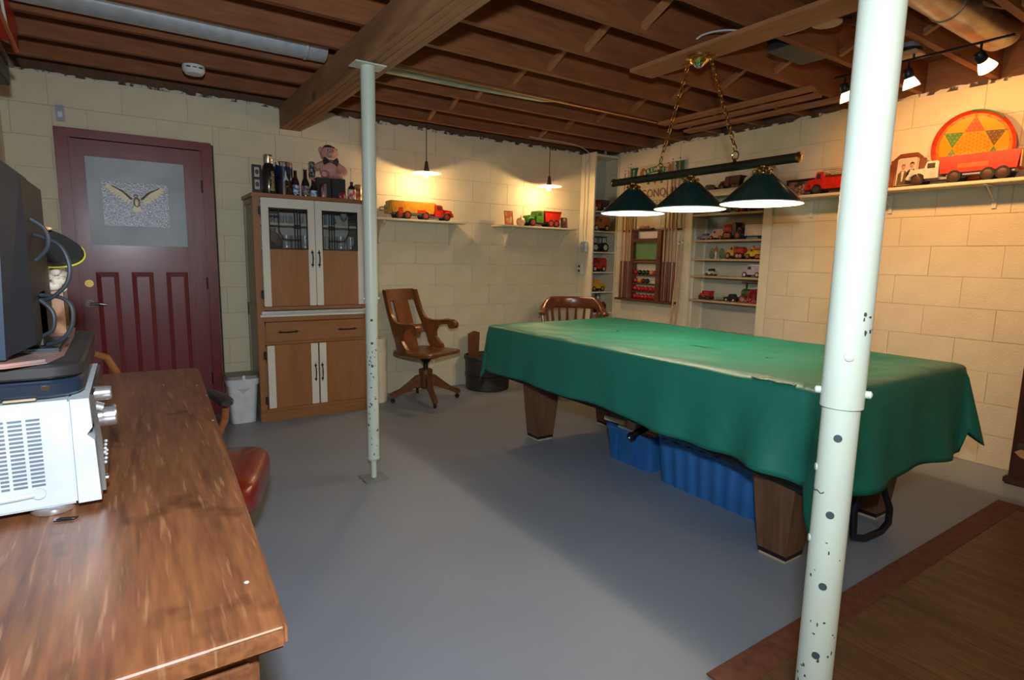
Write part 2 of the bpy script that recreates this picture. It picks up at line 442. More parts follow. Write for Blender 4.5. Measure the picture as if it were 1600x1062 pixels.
P('cover_plate', flat('tan_plate', (.50, .33, .17), .5), t, lambda b: b.lathe([(.068, 0), (.068, .008)], (2.95, 1.66, 2.462), 22))
b = MB(); b.tube(sp([(2.72, 2.30, 2.50), (2.74, 2.24, 2.535), (2.77, 2.12, 2.53), (2.80, 1.99, 2.49), (2.84, 1.9, 2.452)]), .005, 7)
b.tube([(2.87, 1.83, 2.445), (2.90, 1.75, 2.455), (2.93, 1.71, 2.475)], .005, 7)
tag(recenter(b.build('lamp_cable', flat('white_cable', (.7, .7, .68), .5))), 'pale electric cable looping over the hanging lamp board', 'cable')
b = MB(); b.tube(sp([(3.30, 4.68, 2.45), (3.45, 4.70, 2.452), (3.70, 4.70, 2.455), (3.95, 4.74, 2.453), (4.12, 4.80, 2.435), (4.20, 4.84, 2.40), (4.238, 4.90, 2.33)]), .006, 7)
tag(recenter(b.build('ceiling_cable', flat('grey_cable', (.42, .40, .36), .5))), 'grey cable running under the joists to the corner post', 'cable')
# smoke detector
t = thing('smoke_detector', 'round white smoke detector under the joists above the red door', 'smoke detector', (.43, 4.375, 2.41))
P('housing', flat('white_detector', (.72, .74, .74), .45), t, lambda b: b.lathe([(.064, .05), (.066, .03), (.062, .015), (.05, .0), (.0, -.002)], (.43, 4.352, 2.412), 28))
P('grille_slot', M_blackp, t, lambda b: [b.box(.43-.045+k*.034, .43-.045+k*.034+.022, 4.352-.0665, 4.352-.055, 2.438, 2.444) for k in range(3)])

# ---- door
door = MB(); door.box(-.273, .505, DY-.004, DY+.038, .012, 2.04, bv=.002)
dr = struct(door.build('door_1', M_red))
def dpart(name, m, f, **k): return P(name, m, dr, f, **k)
# raised stiles and rails
for (x0, x1, z0, z1) in ((-.273, -.20, .012, 2.04), (.392, .505, .012, 2.04)):
    dpart('stile', M_red, lambda b: b.box(x0, x1, DY-.016, DY, z0, z1, bv=.003))
for (x0, x1, z0, z1) in ((-.20, .392, 1.93, 2.04), (-.20, .392, 1.150, 1.325), (-.20, .392, .012, .22)):
    dpart('rail', M_red, lambda b: b.box(x0, x1, DY-.016, DY, z0, z1, bv=.003))
for (x0, x1) in ((-.045, .012), (.168, .228)):
    dpart('mullion', M_red, lambda b: b.box(x0, x1, DY-.016, DY, .22, 1.15, bv=.003))
for (x0, x1) in ((-.19, -.055), (.022, .158), (.238, .382)):
    dpart('door_panel', M_red, lambda b: b.add(
        [(x0, DY-.004, .235), (x1, DY-.004, .235), (x1, DY-.004, 1.135), (x0, DY-.004, 1.135), (x0+.03, DY-.013, .27), (x1-.03, DY-.013, .27), (x1-.03, DY-.013, 1.10), (x0+.03, DY-.013, 1.10)],
        [(0, 1, 5, 4), (1, 2, 6, 5), (2, 3, 7, 6), (3, 0, 4, 7), (4, 5, 6, 7)], True), smooth=False)
pane = dpart('painted_pane', M_grey, lambda b: b.box(-.20, .392, DY-.008, DY, 1.325, 1.93))
pl = dpart('window_plaque', M_plaque, lambda b: b.box(-.117, .284, DY-.014, DY-.006, 1.462, 1.772, bv=.002)); pl['label'] = 'hammered metal panel with an embossed eagle'
def feather(b, cx, cz, sgn):
    for i in range(10):
        f = i/9; bx, bz = cx+sgn*(.008+.105*f), cz+.085*f**.8
        L = .030+.026*math.sin(math.pi*(.15+.7*f)); an = R_(-62+52*f)
        dx, dz = sgn*math.cos(an), math.sin(an); nx, nz = -dz, dx
        y = DY-.0150-.0004*i
        b.prism([(bx+nx*.008, bz+nz*.008), (bx+dx*L*.7+nx*.007, bz+dz*L*.7+nz*.007), (bx+dx*L, bz+dz*L), (bx+dx*L*.7-nx*.007, bz+dz*L*.7-nz*.007), (bx-nx*.008, bz-nz*.008)], y, y+.0011, 'xz')
    b.tube([(cx, DY-.017, cz), (cx+sgn*.05, DY-.018, cz+.052), (cx+sgn*.115, DY-.018, cz+.088)], [.007, .006, .003], 8)
def eagle(b):
    feather(b, .055, 1.655, -1); feather(b, .115, 1.655, 1)
    b.ball((.085, DY-.015, 1.635), .03, 12, sc=(.7, .15, 1.2)); b.ball((.082, DY-.016, 1.678), .013, 10, sc=(1, .4, 1))
    b.prism([(.07, 1.61), (.10, 1.61), (.115, 1.575), (.085, 1.565), (.055, 1.575)], DY-.016, DY-.012, 'xz')
P('eagle_emblem', flat('antique_gold', (.36, .30, .20), .45, .7), pl, eagle)
dpart('deadbolt', M_brass, lambda b: b.lathe([(.026, 0), (.026, .010), (.018, .014), (0, .014)], (-.231, DY-.030, 1.055), 20, axis='y'))
def lever(b):
    b.lathe([(.03, 0), (.03, .008), (.014, .012), (.014, .035)], (-.235, DY-.05, .912), 20, axis='y')
    b.tube([(-.235, DY-.052, .912), (-.19, DY-.056, .914), (-.13, DY-.053, .905)], [.010, .009, .007], 10)
dpart('lever_handle', M_chrome, lever)
for z in (1.78, 1.05, .30): dpart('hinge', flat('dark_hinge', (.05, .02, .02), .4, .5), lambda b: b.cyl((.51, DY-.02, z-.045), .007, .09, 10))
fr = MB()
for (x0, x1, z0, z1) in ((-.358, -.285, 0, 2.105), (.515, .583, 0, 2.105), (-.285, .515, 2.045, 2.105)): fr.box(x0, x1, DY-.028, DY+.10, z0, z1, bv=.003)
struct(fr.build('trim_6', M_redf))
b = MB(); b.box(-.285, -.272, DY-.006, DY+.10, 0, 2.045); b.box(.504, .515, DY-.006, DY+.1, 0, 2.045); struct(b.build('trim_7', M_redf))

# ---- corner shelf unit
def shelf_board(b, x0, x1, y0, y1, z, th=.018): b.box(x0, x1, y0, y1, z-th, z, bv=.002)
t = thing('corner_shelf', 'narrow cream built-in shelf in the back right corner', 'shelf', (4.43, 4.92, 0))
P('side_panel', M_cream, t, lambda b: b.box(4.257, 4.275, 4.80, 5.033, 0, 2.437))
P('face_trim', M_cream, t, lambda b: b.box(4.595, 4.607, 4.795, 4.812, 0, 2.40))
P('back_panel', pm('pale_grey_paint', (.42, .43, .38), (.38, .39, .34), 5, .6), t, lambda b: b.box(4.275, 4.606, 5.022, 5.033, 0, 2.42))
P('top_panel', M_cream, t, lambda b: b.box(4.275, 4.606, 4.80, 5.022, 2.40, 2.42))
for z in (1.822, 1.607, 1.378, 1.158, .938, .70): P('shelf_board', M_cream, t, lambda b: shelf_board(b, 4.276, 4.594, 4.803, 5.021, z, .014))
t = thing('electrical_conduit', 'two thin cream conduits down the corner shelf side panel', 'conduit', (4.24, 4.95, 1.3))
P('conduit', M_cream, t, lambda b: b.tube([(4.245, 4.90, 2.43), (4.245, 4.90, 1.9), (4.245, 4.912, 1.49)], .007, 8))
P('conduit', M_cream, t, lambda b: b.tube([(4.245, 4.965, 2.43), (4.245, 4.955, 1.9), (4.245, 4.965, 1.6), (4.245, 4.95, 1.49)], .006, 8))
P('conduit', M_cream, t, lambda b: b.tube([(4.245, 4.93, 1.37), (4.245, 4.96, 1.30), (4.245, 4.99, 1.25)], .007, 8))
t = thing('switch_box', 'grey metal switch box on the corner shelf side panel', 'switch', (4.23, 4.91, 1.37))
P('box_body', M_galv, t, lambda b: b.box(4.215, 4.256, 4.875, 4.955, 1.375, 1.49, bv=.004))
P('toggle', M_offw, t, lambda b: b.box(4.200, 4.215, 4.908, 4.922, 1.42, 1.45, bv=.002))
t = thing('wall_outlet', 'cream outlet box with black sockets below the switch box', 'outlet', (4.23, 4.97, 1.12))
P('box_body', M_offw, t, lambda b: b.box(4.22, 4.256, 4.935, 5.005, 1.13, 1.25, bv=.004))
for z in (1.165, 1.215): P('socket', M_black, t, lambda b: b.lathe([(.014, 0), (.014, .004)], (4.216, 4.97, z), 14, axis='x'))

# ---- alcove shelf in the right wall
AX0, AX1 = RX, 4.845
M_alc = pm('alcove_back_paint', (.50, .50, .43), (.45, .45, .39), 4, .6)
t = thing('alcove_shelf', 'cream alcove of shelves recessed into the right block wall', 'shelf', (4.73, 3.375, 0))
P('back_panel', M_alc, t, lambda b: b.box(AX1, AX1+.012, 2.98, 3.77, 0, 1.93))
for y0, y1 in ((2.984, 3.0), (3.75, 3.766)): P('side_panel', M_cream, t, lambda b: b.box(AX0+.003, AX1, y0, y1, 0, 1.93))
P('top_panel', M_cream, t, lambda b: b.box(AX0+.003, AX1, 3.0, 3.75, 1.915, 1.93))
for y0, y1 in ((2.915, 3.0), (3.75, 3.80)): P('face_trim', M_cream, t, lambda b: b.box(AX0-.012, AX0-.001, y0, y1, 0, 1.905, bv=.002))
for z in (1.740, 1.498, 1.320, 1.158, .926, .62): P('shelf_board', wood('shelf_pine', (.50, .36, .20), (.42, .29, .15), 'y', 2, .5), t, lambda b: b.box(AX0-.012 if z > 1.7 else AX0-.004, AX1-.001, 3.002, 3.748, z-.018, z, bv=.002))
for y in (3.735,): P('shelf_standard', M_offw, t, lambda b: b.box(AX0+.035, AX0+.045, y, 3.75, .05, 1.71)); P('shelf_standard', M_offw, t, lambda b: b.box(AX1-.04, AX1-.03, y, 3.75, .05, 1.71))
# ---- long wall shelves on the right wall
M_shelf = wood('cream_shelf_board', (.74, .64, .44), (.68, .57, .38), 'y', 1.5, .45, bump=.05)
t = thing('wall_shelf', 'long cream wall shelf holding the framed pictures and the star game board', 'shelf', (4.5, 1.2, 1.80))
P('shelf_board', M_shelf, t, lambda b: b.box(4.405, RX-.003, -.25, 2.845, 1.798, 1.818, bv=.003))
for y in (2.58, 2.0, 1.4, .6): P('bracket', M_offw, t, lambda b: (b.box(RX-.012, RX-.003, y-.012, y+.012, 1.66, 1.797), b.tube([(4.44, y, 1.792), (RX-.01, y, 1.70)], .005, 6), b.box(4.42, RX-.004, y-.01, y+.01, 1.790, 1.797)))
t = thing('wall_shelf', 'short upper cream shelf above the recessed alcove', 'shelf', (4.5, 3.2, 1.91))
P('shelf_board', M_shelf, t, lambda b: b.box(4.405, RX-.003, 2.78, 3.60, 1.905, 1.925, bv=.003))
P('front_lip', M_shelf, t, lambda b: b.box(4.40, 4.412, 2.78, 3.60, 1.872, 1.93, bv=.003))
for y in (2.9, 3.5): P('bracket', M_offw, t, lambda b: b.box(4.44, RX-.004, y-.008, y+.008, 1.86, 1.904))
# ---- shelves on the back wall with shaped brackets
def back_shelf(x0, x1, label, bx):
    t = thing('wall_shelf', label, 'shelf', ((x0+x1)/2, 4.94, 1.60))
    P('shelf_board', M_cream, t, lambda b: b.box(x0, x1, 4.835, DY-.003, 1.600, 1.618, bv=.004))
    for x in bx:
        prof = [(DY-.003, 1.598), (4.875, 1.598), (4.885, 1.575), (4.925, 1.560), (4.955, 1.53), (4.975, 1.49), (5.0, 1.45), (5.012, 1.405), (DY-.003, 1.40)]
        P('bracket', M_cream, t, lambda b: b.prism(prof, x-.010, x+.010, 'yz'))
back_shelf(1.805, 2.70, 'cream back wall shelf carrying the red and yellow toy truck', (1.90, 2.62))
back_shelf(3.09, 4.06, 'cream back wall shelf carrying the green and red dump truck', (3.26, 3.98))

# ---- adjustable steel poles
M_holes = flat('pole_hole_dark', (.05, .07, .08), .7)
M_chip = flat('chipped_dark_steel', (.10, .09, .08), .6, .4)
def pole(x, y, label, rot, sleeve, holes, bottom, top=2.283, Ru=.038, Rl=.0335, plate=True):
    t = thing('steel_pole', label, 'pole', (x, y, 0))
    P('upper_tube', M_pole, t, lambda b: b.lathe([(Rl, sleeve), (Ru, sleeve), (Ru, top-.006)], (x, y, 0), 40))
    P('lower_tube', M_pole, t, lambda b: b.lathe([(0, bottom), (Rl-.001, bottom), (Rl+.002, bottom+.01), (Rl, bottom+.012), (Rl, sleeve+.05)], (x, y, 0), 40))
    P('top_plate', M_pole, t, lambda b: b.box(x-.085, x+.085, y-.06, y+.06, top-.007, top-.0005, bv=.002))
    if bottom > .03:
        P('jack_screw', M_pole, t, lambda b: b.lathe([(.016, .006), (.016, bottom)], (x, y, 0), 16))
    P('foot_plate', flat('grey_foot', (.20, .22, .24), .5), t, lambda b: b.box(x-.07, x+.07, y-.07, y+.07, 0, .006, bv=.002))
    for (z, a) in holes:
        a = R_(a+rot); cx, cy = x+math.cos(a)*(Rl+.0006), y+math.sin(a)*(Rl+.0006)
        T = Matrix.Translation((cx, cy, z)) @ Matrix.Rotation(a, 4, 'Z') @ Matrix.Rotation(math.pi/2, 4, 'Y')
        P('bolt_hole', M_holes, t, lambda b: b.lathe([(.0075, -.001), (.0075, .0006), (.0, .0006)], (0, 0, 0), 16, T=T))
    return t
# facing direction towards the camera: angle of (-x,-y)
t = pole(1.124, 3.100, 'slim cream steel pole between the wooden cabinet and the pool table', 0, 1.02,
     [(z, 251) for z in (.93, .80, .67)], .115)
for a in (170, 350):
    A = R_(a); P('bolt', M_pole, t, lambda b: b.tube([(1.124+.034*math.cos(A), 3.10+.034*math.sin(A), 1.05), (1.124+.046*math.cos(A), 3.10+.046*math.sin(A), 1.05)], .007, 10))
def chips(t, x, y, R, zs, n, a0, sp=60, sz=.006):
    b = MB()
    for _ in range(n):
        z = zs[0]+(zs[1]-zs[0])*random.random()**.8; a = R_(a0+random.uniform(-sp, sp)); w = random.uniform(.3, 1)*sz; h = random.uniform(.4, 1.5)*sz
        T = Matrix.Translation((x+math.cos(a)*(R+.0005), y+math.sin(a)*(R+.0005), z)) @ Matrix.Rotation(a, 4, 'Z')
        pts = [(0, w*math.cos(q*1.0472)*random.uniform(.5, 1.2), h*math.sin(q*1.0472)*random.uniform(.5, 1.2)) for q in range(6)]
        b.add(pts, [(0, 1, 2, 3, 4, 5)], True, T)
    o = b.build('paint_chips', M_chip, t, smooth=False); o['kind'] = 'stuff'
chips(t, 1.124, 3.10, .0335, (.13, .85), 40, 250, 60, .0065)
FPX, FPY = 1.142, .545
t = pole(FPX, FPY, 'thick pale green white steel pole in the right foreground beside the rug', 0, 1.012,
     [(z, 205) for z in (.955, .80, .65, .5, .35)], .02)
def bolt(a, z, R, L=.010, r=.0075):
    A = R_(a); c, s = math.cos(A), math.sin(A)
    P('bolt', M_pole, t, lambda b: b.tube([(FPX+R*c, FPY+R*s, z), (FPX+(R+L*.8)*c, FPY+(R+L*.8)*s, z), (FPX+(R+L)*c, FPY+(R+L)*s, z)], [r, r, r*.5], 12))
bolt(115, 1.040, .037, .012); bolt(295, 1.040, .037, .012); bolt(212, 1.115, .036, .007, .0085); bolt(130, .885, .033, .003); bolt(130, .735, .033, .003)
chips(t, FPX, FPY, .0335, (.45, .95), 7, 205, 60, .003); chips(t, FPX, FPY, .038, (1.16, 1.20), 6, 255, 30, .005); chips(t, FPX, FPY, .0335, (.40, .60), 16, 205, 60, .0045)
P('scuff_ring', M_chip, t, lambda b: b.tube([(FPX+.0338*math.cos(R_(a)), FPY+.0338*math.sin(R_(a)), .84+.002*math.sin(a)) for a in range(128, 178, 8)]+[(FPX+.0338*math.cos(R_(180)), FPY+.0338*math.sin(R_(180)), .843)], .0011, 6))
# ================================================================== POOL TABLE
def seg(a, b, n): return [a+(b-a)*i/n for i in range(n+1)]
t = thing('pool_table', 'covered pool table with tapered wood grain legs in the room centre', 'table', (2.76, 2.27, 0))
P('table_frame', M_black, t, lambda b: b.prism([(1.17, .352), (1.7, .40), (2.3, .425), (3.37, .425), (3.37, .66), (1.17, .66)], 2.235, 3.30, 'yz'))
P('playing_bed', flat('dark_rail_wood', (.10, .045, .02), .4), t, lambda b: b.box(2.15, 3.40, 1.08, 3.485, .66, .785, bv=.02))
for (x, y) in ((2.345, 1.318), (3.155, 1.318), (2.345+.075, 3.22), (3.155-.06, 3.22)):
    def leg(b):
        w1, w0 = .098, .068; z0, z1 = .034, (.375 if y < 2 else .435)
        b.add([(x-w0, y-w0, z0), (x+w0, y-w0, z0), (x+w0, y+w0, z0), (x-w0, y+w0, z0), (x-w1, y-w1, z1), (x+w1, y-w1, z1), (x+w1, y+w1, z1), (x-w1, y+w1, z1)],
              [(3, 2, 1, 0), (4, 5, 6, 7), (0, 1, 5, 4), (1, 2, 6, 5), (2, 3, 7, 6), (3, 0, 4, 7)], True)
    lg = P('leg', M_legw, t, leg)
    P('foot_block', M_black, lg, lambda b: b.box(x-.066, x+.066, y-.066, y+.066, .014, .034))
    P('floor_shim', flat('pale_wood', (.55, .45, .30), .6), lg, lambda b: b.box(x-.062, x+.062, y-.062, y+.062, 0.0005, .014))
# cover --------------------------------------------------
m, nt, bs = nodes_of('green_vinyl')
tc = nt.nodes.new('ShaderNodeTexCoord'); n1 = nt.nodes.new('ShaderNodeTexNoise'); n1.inputs['Scale'].default_value = 1.8; n1.inputs['Detail'].default_value = 3; n1.inputs['Distortion'].default_value = .6
nt.links.new(tc.outputs['Object'], n1.inputs['Vector'])
r = nt.nodes.new('ShaderNodeValToRGB'); r.color_ramp.elements[0].color = (.008, .165, .118, 1); r.color_ramp.elements[1].color = (.011, .20, .145, 1)
nt.links.new(n1.outputs['Fac'], r.inputs[0]); nt.links.new(r.outputs[0], bs.inputs['Base Color'])
n2 = nt.nodes.new('ShaderNodeTexNoise'); n2.inputs['Scale'].default_value = 5; n2.inputs['Detail'].default_value = 5; n2.inputs['Distortion'].default_value = .7
nt.links.new(tc.outputs['Object'], n2.inputs['Vector'])
bp = nt.nodes.new('ShaderNodeBump'); bp.inputs['Strength'].default_value = .38; bp.inputs['Distance'].default_value = .025
nt.links.new(n2.outputs['Fac'], bp.inputs['Height']); nt.links.new(bp.outputs[0], bs.inputs['Normal'])
bs.inputs['Roughness'].default_value = .46; bs.inputs['Specular IOR Level'].default_value = .55
M_cover = m
X0, X1, Y0, Y1, ZT = 2.125, 3.425, 1.055, 3.505, .806
def cover():
    # perimeter base points, outward normals and overhang; starts at far left corner, runs towards the camera
    per = []
    rc = .045
    def side(a, b, nrm, n):
        for i in range(n): per.append((a[0]+(b[0]-a[0])*i/n, a[1]+(b[1]-a[1])*i/n, nrm, 0, None))
    def corner(cx, cy, a0, a1, n):
        for i in range(n+1):
            f = i/n; a = R_(a0+(a1-a0)*f)
            per.append((cx+rc*math.cos(a), cy+rc*math.sin(a), (math.cos(a), math.sin(a)), math.sin(math.pi*f), f))
    side((X0, Y1-rc), (X0, Y0+rc), (-1, 0), 90)
    corner(X0+rc, Y0+rc, 180, 270, 14)
    side((X0+rc, Y0), (X1-rc, Y0), (0, -1), 54)
    corner(X1-rc, Y0+rc, 270, 360, 14)
    side((X1, Y0+rc), (X1, Y1-rc), (1, 0), 60)
    corner(X1-rc, Y1-rc, 0, 90, 14)
    side((X1-rc, Y1), (X0+rc, Y1), (0, 1), 46)
    corner(X0+rc, Y1-rc, 90, 180, 14)
    N = len(per); rows = 16
    vs = []; fs = []
    s = 0; S = []
    for i in range(N):
        if i: s += math.hypot(per[i][0]-per[i-1][0], per[i][1]-per[i-1][1])
        S.append(s)
    for j in range(rows+1):
        tt = j/rows
        for i, (x, y, nrm, c, f) in enumerate(per):
            q = S[i]
            near = abs(x-X0) < .01 or (x < X0+rc)
            over = .300+.006*math.sin(q*3.1)+.006*math.sin(q*7.7+1)
            if y < 2.4 and x < X0+.1: over += .040*min(1, (2.4-y)/.8)
            if nrm[0] < -.9 and c == 0: over -= .055*math.exp(-((y-3.42)/.16)**2)*0
            if nrm[1] < -.9 and c == 0: over = .345+.065*min(1, max(0, (x-2.12)/.15))+.010*math.sin(x*6)
            ex = .10
            if y < 1.2 and x < X0+.1: ex = .20
            if y > 3.3 and x < X0+.1: ex = .09
            drop = over+c*ex
            amp = .017*tt
            ripple = math.sin(q*9.5+.8*math.sin(q*2.3))*.9+.55*math.sin(q*21+1.3*math.sin(q*3))
            # big soft folds near the near right corner, flat in the middle
            big = 1.0
            if nrm[0] < -.9 and c == 0:
                d = (y-Y0); big = .45+1.7*math.exp(-(d/.7)**2)
            if nrm[1] < -.9 and c == 0: big = 1.2
            off = .004+.030*tt+amp*ripple*big*(.5+.5*tt)
            off += c*(.10*tt)*(.3 if (y > 3.3 and x < X0+.1) else 1)
            curl = max(0, tt-.85)
            z = ZT-.010-drop*tt
            rnd = min(1, tt*8)
            off *= rnd
            vs.append((x+nrm[0]*off, y+nrm[1]*off, z))
        if j:
            for i in range(N):
                k = (i+1) % N
                fs.append(((j-1)*N+i, (j-1)*N+k, j*N+k, j*N+i))
    base = len(vs)
    # top: concentric rings in from the edge (rail ridge then shallow bed)
    cx, cy = (X0+X1)/2, (Y0+Y1)/2
    levels = [(.006, .0), (.02, .006), (.05, .009), (.09, .008), (.13, .002), (.17, -.007), (.23, -.010)]+[(.23+.42*k/8, -.010) for k in range(1, 9)]
    prev = 0
    for li, (ins, dz) in enumerate(levels):
        for i, (x, y, nrm, c, f) in enumerate(per):
            hx, hy = (X1-X0)/2, (Y1-Y0)/2
            xx = cx+(x-cx)*(1-ins/hx) if ins < hx else cx; yy = cy+(y-cy)*(1-ins/hy)
            w = .0035*math.sin(xx*9+yy*5)+.003*math.sin(yy*13-xx*4)+.0025*math.sin(xx*23+yy*17)
            vs.append((xx, yy, ZT-.001+dz+w*min(1, li/3)))
        a = base+(li-1)*N if li else 0
        bb = base+li*N
        for i in range(N):
            k = (i+1) % N
            fs.append((a+i, bb+i, bb+k, a+k))
    last = base+(len(levels)-1)*N
    vs.append((cx, cy, ZT-.012)); c0 = len(vs)-1
    for i in range(N): fs.append((last+i, c0, last+(i+1) % N))
    b = MB(); b.add(vs, fs)
    o = b.build('table_cover', M_cover, None, sharp=80)
    sd = o.modifiers.new('thick', 'SOLIDIFY'); sd.thickness = .002; sd.offset = 1
    return o
cv = cover(); recenter(cv)
tag(cv, 'green vinyl cover draped over the pool table with hanging corner folds', 'table cover')
P('repair_tape', pm('clear_shiny_tape', (.55, .70, .62), (.20, .45, .34), 40, .12, spec=1.0, bump=.8, coat=1), cv, lambda b: b.add(
    [(2.13+.012*math.sin(i*2.1), 1.20+.028*i, ZT+.011) for i in range(8)]+[(2.20+.012*math.sin(i*1.3), 1.21+.028*i, ZT+.013) for i in range(8)], [(i, i+1, i+9, i+8) for i in range(7)], False))

# storage under the table
def bin_(t, x0, x1, y0, y1, h, flute=None, m=M_bluep, rim=.012, taper=.025):
    def body(b):
        n = []
        def ringpts(x0, x1, y0, y1, z, r=.04, fl=0):
            pts = []
            for (cx, cy, a0) in ((x0+r, y0+r, 180), (x1-r, y0+r, 270), (x1-r, y1-r, 0), (x0+r, y1-r, 90)):
                for k in range(5):
                    a = R_(a0+22.5*k); pts.append((cx+r*math.cos(a), cy+r*math.sin(a), z))
                if flute:
                    if a0 == 270:   # right side x1, from y0 to y1
                        for k in range(1, 40): pts.append((x1+fl*math.sin(k/40*math.pi*2*flute), y0+r+(y1-y0-2*r)*k/40, z))
                    if a0 == 90:    # left side x0, from y1 to y0
                        for k in range(1, 60): pts.append((x0-fl*(.5+.5*math.sin(k/60*math.pi*2*flute)), y1-r-(y1-y0-2*r)*k/60, z))
            return pts
        A = ringpts(x0+taper, x1-taper, y0+taper, y1-taper, 0, fl=.012); Bt = ringpts(x0+.006, x1-.006, y0+.006, y1-.006, h*.86, fl=.012)
        C = ringpts(x0+.004, x1-.004, y0+.004, y1-.004, h*.87, fl=0); Dd = ringpts(x0, x1, y0, y1, h)
        E = ringpts(x0+.01, x1-.01, y0+.01, y1-.01, h); G = ringpts(x0+.03, x1-.03, y0+.03, y1-.03, .01)
        rings = [A, Bt, C, Dd, E, G]; n = len(A); vs = sum(rings, [])
        fs = [tuple(range(n))[::-1], tuple(range(5*n, 6*n))]
        for i in range(5):
            for k in range(n): fs.append((i*n+k, i*n+(k+1) % n, (i+1)*n+(k+1) % n, (i+1)*n+k))
        b.add(vs, fs)
    P('bin_body', m, t, body, sharp=50)
t = thing('storage_bin', 'small blue plastic tub overflowing with papers under the pool table', 'storage bin', (2.8, 2.48, 0))
bin_(t, 2.555, 2.98, 2.285, 2.70, .225)
P('rim_handle', M_bluep, t, lambda b: b.box(2.60, 2.93, 2.695, 2.725, .185, .21, bv=.006))
P('side_rib', M_bluep, t, lambda b: b.box(2.556, 2.57, 2.575, 2.595, .02, .19, bv=.004))
P('side_rib', M_bluep, t, lambda b: b.box(2.557, 2.57, 2.43, 2.435, .02, .19))
t = thing('storage_bin', 'large fluted blue plastic tote under the pool table beside the near leg', 'storage bin', (2.8, 1.85, 0))
bin_(t, 2.525, 3.02, 1.43, 2.235, .31, flute=8)
P('lid', M_bluep, t, lambda b: b.box(2.515, 3.03, 1.42, 2.245, .311, .330, bv=.008))
M_paper = flat('white_paper', (.68, .70, .74), .6); M_cream2 = flat('cream_foam', (.62, .58, .44), .6)
t = thing('box_contents', 'white folded papers and cream packing pieces heaped in the small blue tub', 'papers', (2.75, 2.5, .20))
def slab(name, m, c, s, rx, ry, rz, bv=.004, par=None):
    T = Matrix.Translation(c) @ Matrix.Rotation(rz, 4, 'Z') @ Matrix.Rotation(ry, 4, 'Y') @ Matrix.Rotation(rx, 4, 'X')
    return P(name, m, par, lambda b: b.box(-s[0]/2, s[0]/2, -s[1]/2, s[1]/2, -s[2]/2, s[2]/2, T, bv))
slab('papers', M_paper, (2.69, 2.56, .298), (.20, .26, .028), .12, .25, .1, par=t)
slab('foam_piece', M_cream2, (2.62, 2.62, .262), (.14, .16, .03), .05, .05, .2, par=t)
slab('foam_piece', M_cream2, (2.66, 2.50, .25), (.13, .13, .05), .1, .1, -.2, par=t)
slab('foam_piece', M_cream2, (2.72, 2.36, .235), (.22, .12, .05), .1, 0, .1, bv=.02, par=t)
slab('filling', M_cream2, (2.77, 2.49, .17), (.30, .30, .10), 0, 0, 0, par=t)
t = thing('black_tube', 'black capped tube poking out over the small blue tub rim', 'tube', (2.6, 2.4, .2))
P('tube_body', M_blackp, t, lambda b: b.tube([(2.505, 2.405, .215), (2.535, 2.40, .232), (2.80, 2.37, .330)], [.024, .021, .021], 18))
P('end_cap', M_black, t, lambda b: b.tube([(2.497, 2.406, .212), (2.518, 2.403, .222)], .028, 18)); P('screw', M_chrome, t, lambda b: b.ball((2.494, 2.4065, .211), .008, 10))
b = MB(); b.tube([(2.70, 1.145, .345), (2.66, 1.17, .20), (2.68, 1.17, .06), (2.78, 1.165, .025), (2.93, 1.16, .022), (3.0, 1.16, .05), (3.0, 1.16, .12), (2.93, 1.17, .24), (2.88, 1.145, .345)], .0155, 10)
tag(recenter(b.build('black_hose', M_blackp)), 'black bent hose looping to the floor below the cover at the pool table near end', 'hose')

# ================================================================== HANGING LAMP
t = thing('billiard_lamp', 'three shade dark green billiard lamp on chains over the pool table', 'lamp', (2.77, 2.28, 2.4))
LXX = 2.77
P('canopy', M_brass, t, lambda b: (b.lathe([(.0, -.045), (.03, -.045), (.05, -.03), (.055, -.018), (.078, -.012), (.078, 0)], (LXX, 2.28, JB-.025), 28), b.box(LXX-.012, LXX+.012, 2.16, 2.40, JB-.05, JB-.04, bv=.003)))
P('canopy_dome', M_chrome, t, lambda b: b.lathe([(.0, -.06), (.02, -.056), (.03, -.045)], (LXX, 2.28, JB-.025), 20))
P('bar', pm('bronze_green_bar', (.07, .075, .05), (.035, .03, .018), 3, .22, .6, stretch=(1, .4, 1)), t, lambda b: b.lathe([(0.02, 0), (.024, .004), (.024, 1.30), (.02, 1.304)], (LXX, 1.63, 1.802), 24, axis='y'))
for y in (1.627, 2.92): P('end_finial', M_brass, t, lambda b: b.lathe([(.0, 0), (.02, .003), (.027, .008), (.027, .016), (.02, .02)], (LXX, y, 1.802), 24, axis='y'))
def chain(b, A, B_, link=.042, r=.0032, w=.010):
    A, B_ = Vector(A), Vector(B_); d = (B_-A); L = d.length; d.normalize(); n = int(L/(link*.78))
    s1 = Vector((1, 0, 0)); s1 = (s1-d*s1.dot(d)).normalized(); s2 = d.cross(s1)
    for i in range(n):
        c = A+d*(L*(i+.5)/n); sd = s1 if i % 2 else s2
        pts = []
        for k in range(10):
            a = 2*math.pi*k/10; ca, sa = math.cos(a), math.sin(a)
            pts.append(c+d*(ca*link*.5*(1.0))+sd*(sa*w))
        b.tube(pts, r, 5, closed=True)
for ys, ye in ((2.36, 2.53), (2.20, 2.0)):
    P('chain', M_brass, t, lambda b: chain(b, (LXX, ys, JB-.055), (LXX, ye, 1.885)))
    P('hook', M_brass, t, lambda b: (b.tube([(LXX, ye+.02*math.sin(a*.7), 1.858+.024*math.cos(a*.7)) for a in range(9)], .004, 7, closed=True), b.lathe([(.012, 0), (.007, .012), (.004, .02)], (LXX, ye, 1.825), 14)))
SY = (2.745, 2.285, 1.825)
